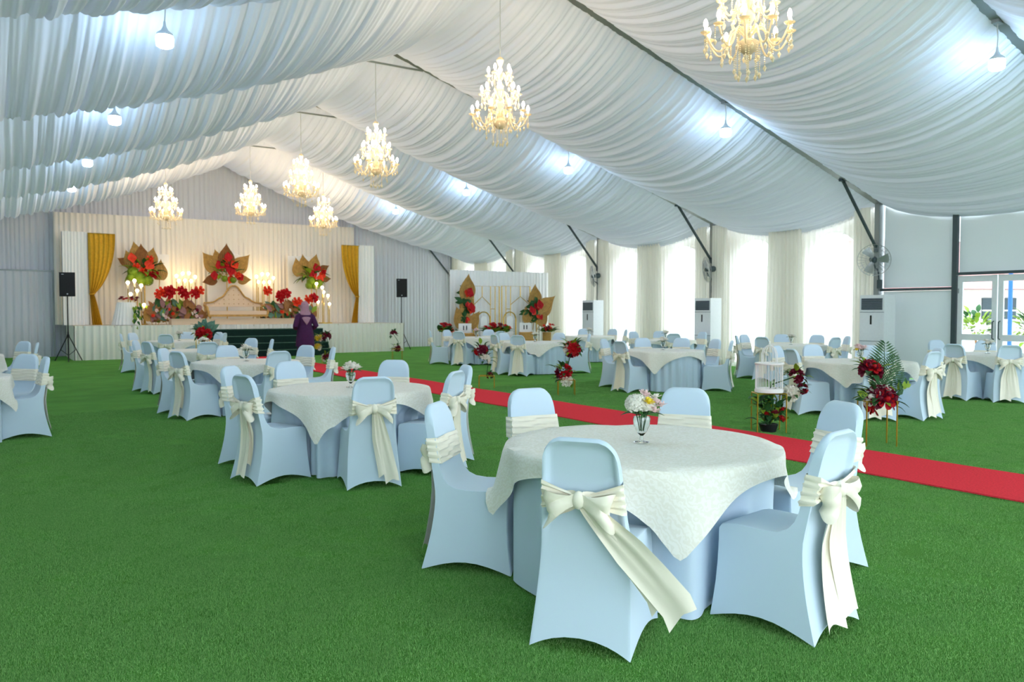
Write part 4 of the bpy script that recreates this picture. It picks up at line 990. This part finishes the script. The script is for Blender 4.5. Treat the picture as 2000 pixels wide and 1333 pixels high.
def planter(px, py, Y, wid, lab, basket=False, seed=1, n=10):
    X, z = at_Y(px, py, Y); t = thing('flower_trough', lab, 'flowers', (X, Y, 0)); rnd = random.Random(seed)
    obj('trough', MB().lathe([(0, 0), (wid*.55, 0), (wid*.62, z-.16), (wid*.58, z-.16), (wid*.5, z-.22), (0, z-.22)], 16).mesh('trough', 'wicker' if basket else 'white_board'), t)
    for i in range(n): obj('bloom', BLOOM[rnd.choice(['red', 'wine', 'red', 'orange'])], t, (rnd.uniform(-1, 1)*wid*.8, rnd.uniform(-.25, .05), z-.08+rnd.uniform(0, .2)), (rnd.uniform(.3, 1.1), 0, rnd.random()*.5), rnd.uniform(.07, .11))
    for i in range(n*4):
        a = rnd.uniform(0, 2*PI); obj('leaf', LEAF[rnd.choice(['leaf', 'leaf', 'leaf_light'])], t, (rnd.uniform(-1, 1)*wid*.8, rnd.uniform(-.2, .1), z-.15), (rnd.uniform(.2, .9), 0, a), rnd.uniform(.2, .36))
planter(870, 640, 21.9, .22, 'small trough of red flowers left of the photo corner', seed=1)
planter(1068, 640, 21.9, .24, 'basket trough of red flowers right of the photo corner', True, seed=2)
planter(968, 640, 21.25, .55, 'wide trough of dark red flowers before the two gold chairs', seed=3, n=18)
for px, lab in ((912, 'white bench with wicker basket left in the photo corner'), (1030, 'white bench with wicker basket right in the photo corner')):
    X, z = at_Y(px, 648, 21.6); b = thing('basket', lab.replace('white bench with wicker basket', 'round wicker basket on white stand'), 'basket', (X, 21.6, 0))
    obj('basket_stand', MB().box((0, 0, .38), (.5, .3, .04)).box((-.22, 0, .19), (.04, .28, .38)).box((.22, 0, .19), (.04, .28, .38)).mesh('basket_stand', 'white_board', False), b)
    bk_ = MB()
    for q in range(9): bk_.tube([(.25*(1+.02*q)*math.cos(a*PI/12), .15*(1+.02*q)*math.sin(a*PI/12), .42+.05*q) for a in range(25)], .027, 6, False)
    obj('wicker_rings', bk_.mesh('wicker_rings', 'wicker'), b)
    obj('sign_board', MB().box((0, .12, .98), (.46, .02, .32)).mesh('sign_board', 'white_board', False), b)
    for q in (-.06, .05): obj('sign_mark', MB().box((q, .105, 1.0), (.03, .01, .14)).mesh('sign_mark', 'black', False), b)

# ------------------------------------------------------------------ flower stands along the carpet
def flower_stand(px, py, lab, clusters, extra=None, legs=True, seed=1, wid=.3, Y=None):
    if Y is None: P = at_z(px, py, 0)
    else: P = (at_Y(px, py, Y)[0], Y)
    X, Y = float(P[0]), float(P[1]); X = max(X, 8.2) if X > 7.3 else X; rnd = random.Random(seed); d = X*math.sin(YAW)+Y*math.cos(YAW); k = d/FPX
    t = thing('flower_stand', lab, 'flower stand', (X, Y, 0), -YAW)
    toz = lambda yy: HC-(yy-608)*k
    low = max(c[1] for c in clusters); zl = toz(low)
    for sx in (-1, 1):
        for sy in (-1, 1): obj('leg', MB().tube([(sx*wid/2, sy*wid*.35, 0), (sx*wid/2, sy*wid*.35, zl)], .008, 6).mesh('leg', 'gold'), t)
    obj('top_frame', MB().tube([(-wid/2, -wid*.35, zl), (wid/2, -wid*.35, zl), (wid/2, wid*.35, zl), (-wid/2, wid*.35, zl), (-wid/2, -wid*.35, zl)], .008, 6).mesh('top_frame', 'gold'), t)
    zt = max(toz(c[1]) for c in clusters)
    obj('centre_rod', MB().tube([(0, 0, zl), (.03, 0, (zl+zt)/2), ((clusters[0][0]-px)*k, 0, zt)], .008, 6).mesh('centre_rod', 'leaf'), t)
    for cx, cy, r, kinds in clusters:
        c = Vector(((cx-px)*k, 0, toz(cy))); R = r*k; n = max(6, int(len(kinds)*2.2))
        for i in range(n):
            kd = kinds[i % len(kinds)]; ph = i*2.4; el = rnd.uniform(-.6, 1.1); rr = R*.62
            dv = Vector((math.cos(ph)*math.cos(el), math.sin(ph)*math.cos(el)*.8-.25, math.sin(el))).normalized()
            q = dv.to_track_quat('Z', 'Y').to_euler()
            obj('bloom', BLOOM[kd], t, c+dv*rr, q, R*.55)
        leaf_ball(t, c, (R, R, R), 16, ('leaf', 'leaf', 'leaf_light'), R*.8, rnd)
    return t, k, toz, rnd
W_, R_k, V_ = 'white', 'red', 'wine'
t, k, toz, rnd = flower_stand(1712, 870, 'gold-legged flower stand with burgundy and white flowers and palm fronds', [(1697, 725, 30, ['wine', 'wine', 'red', 'wine']), (1718, 783, 40, ['wine', 'white', 'red', 'wine', 'white', 'wine', 'wine'])], seed=1, wid=.34)
for a, L in ((.15, .62), (.42, .5), (-.12, .45), (.7, .42)): obj('palm_frond', FROND, t, ((1722-1712)*k, .05, toz(775)), (PI/2-.15, a, 0), L)
for i in range(16): obj('leaf', LEAF[rnd.choice(['leaf', 'leaf', 'leaf_light'])], t, ((1740-1712+i*1.6)*k, rnd.uniform(-.06, .06), toz(775-i*1.6)), (PI/2-.3, rnd.uniform(-.4, 2), 0), rnd.uniform(.09, .13))
for i in range(8): obj('leaf', LEAF['leaf' if i % 2 else 'leaf_light'], t, ((1690-1712-i*1.2)*k, -.05, toz(772+i)), (PI/2-.3, -rnd.uniform(.4, 1.8), 0), .11)
t, k, toz, rnd = flower_stand(1465, 848, 'gold stand carrying the white birdcage beside burgundy and white blooms', [(1518, 735, 20, ['wine', 'wine', 'wine']), (1530, 760, 15, ['wine', 'red']), (1508, 768, 22, ['white', 'white', 'white', 'wine', 'white'])], seed=2, wid=.36)
obj('plant_pot', MB().lathe([(0, 0), (.09, 0), (.12, .1), (.11, .1), (.1, .09), (0, .09)], 18).mesh('plant_pot', 'black'), t)
for i in range(7): obj('stem', MB().tube([(.02*math.cos(i), .02*math.sin(i), .08), (.07*math.cos(i), .07*math.sin(i), .28), (.1*math.cos(i), .1*math.sin(i), .42)], .005, 5).mesh('stem', 'leaf'), t)
for i in range(70):
    a = rnd.uniform(0, 2*PI); obj('leaf', LEAF[rnd.choice(['leaf', 'leaf', 'leaf', 'leaf_light'])], t, (rnd.uniform(-.16, .16), rnd.uniform(-.12, .12), rnd.uniform(.08, .42)), (rnd.uniform(-.2, 1.1), 0, a), rnd.uniform(.12, .2))
for i in range(5): obj('bloom', BLOOM['wine' if i % 2 else 'red'], t, (.1*math.cos(i*1.5)+.05, .1*math.sin(i*1.5)-.06, .18+.03*i), (.6, 0, i), .06)
P = at_z(1465, 848, 0); X, Y = max(8.2, float(P[0])), float(P[1]); zb = toz(768)+.012
cg = thing('birdcage', 'white wire birdcage on the gold stand right of the carpet', 'birdcage', (X, Y, zb), -YAW); r = .165
obj('tray', MB().lathe([(0, 0), (r+.01, 0), (r+.012, .03), (r, .05), (0, .05)], 28).mesh('tray', 'white_board'), cg)
H1 = .36; BAR = MB().tube([(r, 0, .05), (r, 0, H1)], .004, 5).mesh('bar', 'white_board')
for i in range(26): obj('bar', BAR, cg, (0, 0, 0), (0, 0, 2*PI*i/26))
obj('upper_ring', MB().tube([(r*math.cos(a*PI/16), r*math.sin(a*PI/16), H1) for a in range(33)], .014, 6, False).mesh('upper_ring', 'white_board'), cg)
DB = MB().tube([(r*.6, 0, H1), (r*.6, 0, H1+.12), (r*.45, 0, H1+.19), (r*.15, 0, H1+.23), (0, 0, H1+.24)], .0035, 5).mesh('dome_bar', 'white_board')
for i in range(14): obj('dome_bar', DB, cg, (0, 0, 0), (0, 0, 2*PI*i/14))
obj('lid_ring', MB().tube([(r*.6*math.cos(a*PI/12), r*.6*math.sin(a*PI/12), H1) for a in range(25)], .008, 6, False).lathe([(r*.6, H1-.004), (r, H1-.004), (r, H1+.004), (r*.6, H1+.004)], 26).mesh('lid_ring', 'white_board'), cg)
obj('finial', MB().lathe([(0, H1+.23), (.012, H1+.245), (.006, H1+.26), (.014, H1+.275), (0, H1+.29)], 10).mesh('finial', 'white_board'), cg)
for j, sd in enumerate((1, -1)): pass
flower_stand(1106, 772, 'slim gold flower stand with red and white blooms right of the carpet', [(1117, 682, 22, ['red', 'wine', 'red', 'wine', 'white']), (1101, 727, 22, ['red', 'wine', 'red']), (1103, 742, 20, ['white', 'white', 'white'])], seed=3, wid=.3)
flower_stand(925, 760, 'flower stand with red blooms behind the second table left of the carpet', [(914, 683, 18, ['red', 'red', 'wine']), (920, 702, 16, ['white', 'white']), (931, 734, 9, ['wine', 'wine'])], seed=4, wid=.3)
flower_stand(776, 700, 'flower stand with burgundy bloom before the right end of the stage', [(769, 653, 10, ['wine', 'wine']), (775, 681, 10, ['wine', 'white', 'wine'])], seed=5, Y=23.0)
flower_stand(640, 715, 'flower stand with burgundy and yellow blooms beside the woman', [(637, 657, 12, ['wine', 'wine', 'wine']), (622, 662, 11, ['yellow', 'pink']), (620, 678, 10, ['yellow', 'white']), (636, 698, 12, ['wine', 'white', 'wine'])], seed=6, Y=22.3)
t, k, toz, rnd = flower_stand(397, 700, 'flower stand with one big red bloom and grey-green leaves left of the carpet', [(399, 652, 20, ['red', 'red', 'red', 'red', 'red', 'red'])], seed=7, Y=20.0, wid=.26)
for i in range(11): obj('leaf', LEAF['leaf_blue'], t, (rnd.uniform(-.06, .1), .16, toz(650)), (PI/2-.2+rnd.uniform(-.3, .3), -1.1+.22*i, 0), .36)

# ------------------------------------------------------------------ woman seen from behind
PX_, PYy = 7.42, 22.0
pr_ = thing('person', 'person in dark purple tunic and pink headscarf, seen from behind at the stage', 'person', (PX_, PYy, .021), -.05)
def skin_mesh(name, verts, edges, radii, m, parent, root=0):
    me = bpy.data.meshes.new(name); me.from_pydata(verts, edges, []); me.update(); me.materials.append(MATS[m])
    o = obj(name, me, parent); md = o.modifiers.new('skin', 'SKIN'); md.use_smooth_shade = True
    for i, r in enumerate(radii):
        sv = me.skin_vertices[0].data[i]; sv.radius = (r, r*.95) if not isinstance(r, tuple) else r; sv.use_root = (i == root)
    o.modifiers.new('sub', 'SUBSURF').levels = 2; o.modifiers['sub'].render_levels = 2
    return o
if True:
    V, Ed, Rd = [], [], []
    def vtx(p, r, par=None):
        V.append(p); Rd.append(r)
        if par is not None: Ed.append((par, len(V)-1))
        return len(V)-1
    pel = vtx((0, 0, .92), (.15, .11)); sp = vtx((0, .0, 1.1), (.13, .1), pel); chs = vtx((0, -.01, 1.32), (.15, .11), sp); nk = vtx((0, 0, 1.47), .055, chs)
    hd0 = vtx((0, .015, 1.55), .075, nk); hd1 = vtx((0, .02, 1.65), .085, hd0); vtx((0, .015, 1.72), .06, hd1)
    for s in (-1, 1):
        hp = vtx((s*.09, 0, .86), .095, pel); kn = vtx((s*.1, .01, .48), .058, hp); an = vtx((s*.1, -.02, .09), .038, kn); vtx((s*.11, .12, .035), .035, an)
        sh = vtx((s*.17, -.01, 1.38), .06, chs); el = vtx((s*.27, -.07, 1.10), .042, sh); wr = vtx((s*.2, .13, 1.02), .028, el); pm = vtx((s*.165, .2, 1.02), .03, wr)
        for f in range(4):
            a = vtx((s*(.165-.02*f+.02), .25, 1.035-.012*f), .010, pm); b = vtx((s*(.15-.02*f+.02), .285-.006*f, 1.02-.014*f), .009, a); vtx((s*(.14-.02*f+.02), .30, .995-.014*f), .008, b)
        a = vtx((s*.13, .2, 1.055), .011, pm); vtx((s*.105, .23, 1.06), .009, a)
    # shoulders, hips widen through neighbouring vertices; face features on the far side
    body = skin_mesh('body', V, Ed, Rd, 'skin', pr_)
    fc = MB().lathe([(0, 0), (.012, .008), (.016, .03), (0, .055)], 8)
    obj('nose', fc.mesh('nose', 'skin'), body, (0, .108, 1.60), (-.3, 0, 0))
    for s in (-1, 1): obj('eye', MB().lathe([(0, -.012), (.012, 0), (0, .012)], 8).mesh('eye', 'black'), body, (s*.032, .098, 1.655), (PI/2, 0, 0))
    obj('mouth', MB().box((0, .095, 1.575), (.045, .012, .012)).mesh('mouth', 'petal_wine', False), body)
    def ell(prof, m, name, n=28, fold=0):
        def fn(u, v):
            i = v*(len(prof)-1); j = min(int(i), len(prof)-2); f = i-j
            z, rx, ry, yo = [prof[j][q]*(1-f)+prof[j+1][q]*f for q in range(4)]
            th = 2*PI*u; w_ = 1+fold*math.sin(th*9+z*3)*max(0, 1-z)
            return (rx*w_*math.cos(th), yo+ry*w_*math.sin(th), z)
        return MB().grid(fn, n, len(prof)*3, True).mesh(name, m, True, 70)
    obj('long_skirt', ell([(.04, .24, .22, 0), (.3, .23, .2, 0), (.6, .215, .185, 0), (.9, .19, .155, 0), (1.02, .15, .12, 0)], 'dress', 'long_skirt', 40, .05), pr_)
    obj('tunic', ell([(.52, .262, .22, 0), (.7, .255, .205, -.01), (.88, .235, .19, -.01), (1.0, .215, .165, 0), (1.12, .195, .15, 0), (1.28, .215, .16, -.01), (1.38, .215, .14, -.01), (1.44, .15, .1, 0), (1.5, .075, .07, 0)], 'dress', 'tunic', 36, .03), pr_)
    for s in (-1, 1): obj('sleeve', MB().tube([(s*.13, -.01, 1.40), (s*.2, -.02, 1.34), (s*.245, -.05, 1.22), (s*.29, -.08, 1.09), (s*.27, 0, 1.05), (s*.215, .1, 1.02)], [.07, .085, .078, .075, .072, .06], 10).mesh('sleeve', 'dress'), pr_)
    obj('headscarf', ell([(1.12, .005, .005, -.165), (1.2, .06, .02, -.17), (1.3, .12, .045, -.135), (1.38, .17, .11, -.03), (1.44, .16, .125, -.01), (1.5, .125, .115, .0), (1.58, .112, .12, .0), (1.66, .112, .122, .0), (1.73, .095, .105, .0), (1.78, .05, .06, .0), (1.79, .004, .004, 0)], 'scarf', 'headscarf', 28), pr_)
    for s in (-1, 1): obj('shoe', MB().grid(lambda u, v, s=s: (s*.1+.042*math.sin(PI*v)*math.cos(2*PI*u), .03+.13*math.cos(PI*v), .028+.028*math.sin(PI*v)*math.sin(2*PI*u)), 12, 8, True).mesh('shoe', 'black'), pr_)

# ------------------------------------------------------------------ greenery outside the door
rnd = random.Random(11)
for i, (bx, by, lab) in enumerate(((24.8, 10.8, 'leafy green bush outside the door, left of the blue post'), (25.2, 12.6, 'leafy green bush by the garden wall outside the glass door'), (24.6, 9.0, 'leafy green bush outside the door, right of the blue post'))):
    t = thing('bush', lab, 'bush', (bx, by, -.1))
    obj('trunk', MB().tube([(0, 0, 0), (.05, 0, .5), (0, .05, 1.0)], [.05, .04, .02], 6).mesh('trunk', 'dried_brown'), t)
    leaf_ball(t, (0, 0, 1.0), (.8, .8, .9), 110, ('leaf', 'leaf_light', 'leaf_light'), .28, rnd)

# ------------------------------------------------------------------ turf pile near the viewpoint (uncountable blades)
tb = MB(); rnd = random.Random(4)
for i in range(420):
    x, y = rnd.uniform(-.11, .11), rnd.uniform(-.11, .11); a = rnd.uniform(0, PI); h = rnd.uniform(.006, .013); c, q = math.cos(a)*.0011, math.sin(a)*.0011; lx, ly = rnd.uniform(-.007, .007), rnd.uniform(-.007, .007)
    tb.add([(x-c, y-q, 0), (x+c, y+q, 0), (x+lx, y+ly, h)], [(0, 1, 2)])
def blade_material():
    m = bpy.data.materials.new('turf_blade'); m.use_nodes = True; N = m.node_tree.nodes; L = m.node_tree.links; b = N['Principled BSDF']
    b.inputs['Roughness'].default_value = .7; b.inputs['Specular IOR Level'].default_value = .2
    g = N.new('ShaderNodeNewGeometry'); r = N.new('ShaderNodeValToRGB'); e = r.color_ramp.elements
    e[0].color = srgb(70, 134, 56); e[1].color = srgb(160, 212, 126); L.new(g.outputs['Random Per Island'], r.inputs[0]); L.new(r.outputs[0], b.inputs['Base Color'])
    MATS['turf_blade'] = m
blade_material()
tuft_me = tb.mesh('turf_tuft', 'turf_blade', False)
tuft = bpy.data.objects.new('turf_tuft', tuft_me)
region = MB().add([(-2.5, 1.4, 0), (4.6, -.4, 0), (14, .5, 0), (14, 13.5, 0), (-2.5, 13.5, 0)], [(0, 1, 2, 3, 4)]).mesh('turf_pile', 'turf_blade', False)
tp = obj('turf_pile', region, None, (0, 0, .001)); tag(tp, 'short green artificial turf pile around the nearest tables', 'turf'); tp['kind'] = 'stuff'
ng = bpy.data.node_groups.new('turf_pile', 'GeometryNodeTree'); ng.interface.new_socket('Geometry', in_out='INPUT', socket_type='NodeSocketGeometry'); ng.interface.new_socket('Geometry', in_out='OUTPUT', socket_type='NodeSocketGeometry')
gi = ng.nodes.new('NodeGroupInput'); go = ng.nodes.new('NodeGroupOutput'); dp = ng.nodes.new('GeometryNodeDistributePointsOnFaces'); ip = ng.nodes.new('GeometryNodeInstanceOnPoints'); oi = ng.nodes.new('GeometryNodeObjectInfo'); rv = ng.nodes.new('FunctionNodeRandomValue')
ps = ng.nodes.new('GeometryNodeInputPosition'); ln = ng.nodes.new('ShaderNodeVectorMath'); ln.operation = 'LENGTH'; mr = ng.nodes.new('ShaderNodeMapRange')
mr.inputs[1].default_value = 5.5; mr.inputs[2].default_value = 13; mr.inputs[3].default_value = 230; mr.inputs[4].default_value = 0
ng.links.new(ps.outputs[0], ln.inputs[0]); ng.links.new(ln.outputs['Value'], mr.inputs[0]); ng.links.new(mr.outputs[0], dp.inputs['Density'])
oi.inputs['Object'].default_value = tuft; rv.data_type = 'FLOAT_VECTOR'; rv.inputs['Max'].default_value = (0, 0, 6.283)
ng.links.new(gi.outputs[0], dp.inputs['Mesh']); ng.links.new(dp.outputs['Points'], ip.inputs['Points']); ng.links.new(oi.outputs['Geometry'], ip.inputs['Instance']); ng.links.new(rv.outputs['Value'], ip.inputs['Rotation']); ng.links.new(ip.outputs[0], go.inputs[0])
md = tp.modifiers.new('turf', 'NODES'); md.node_group = ng
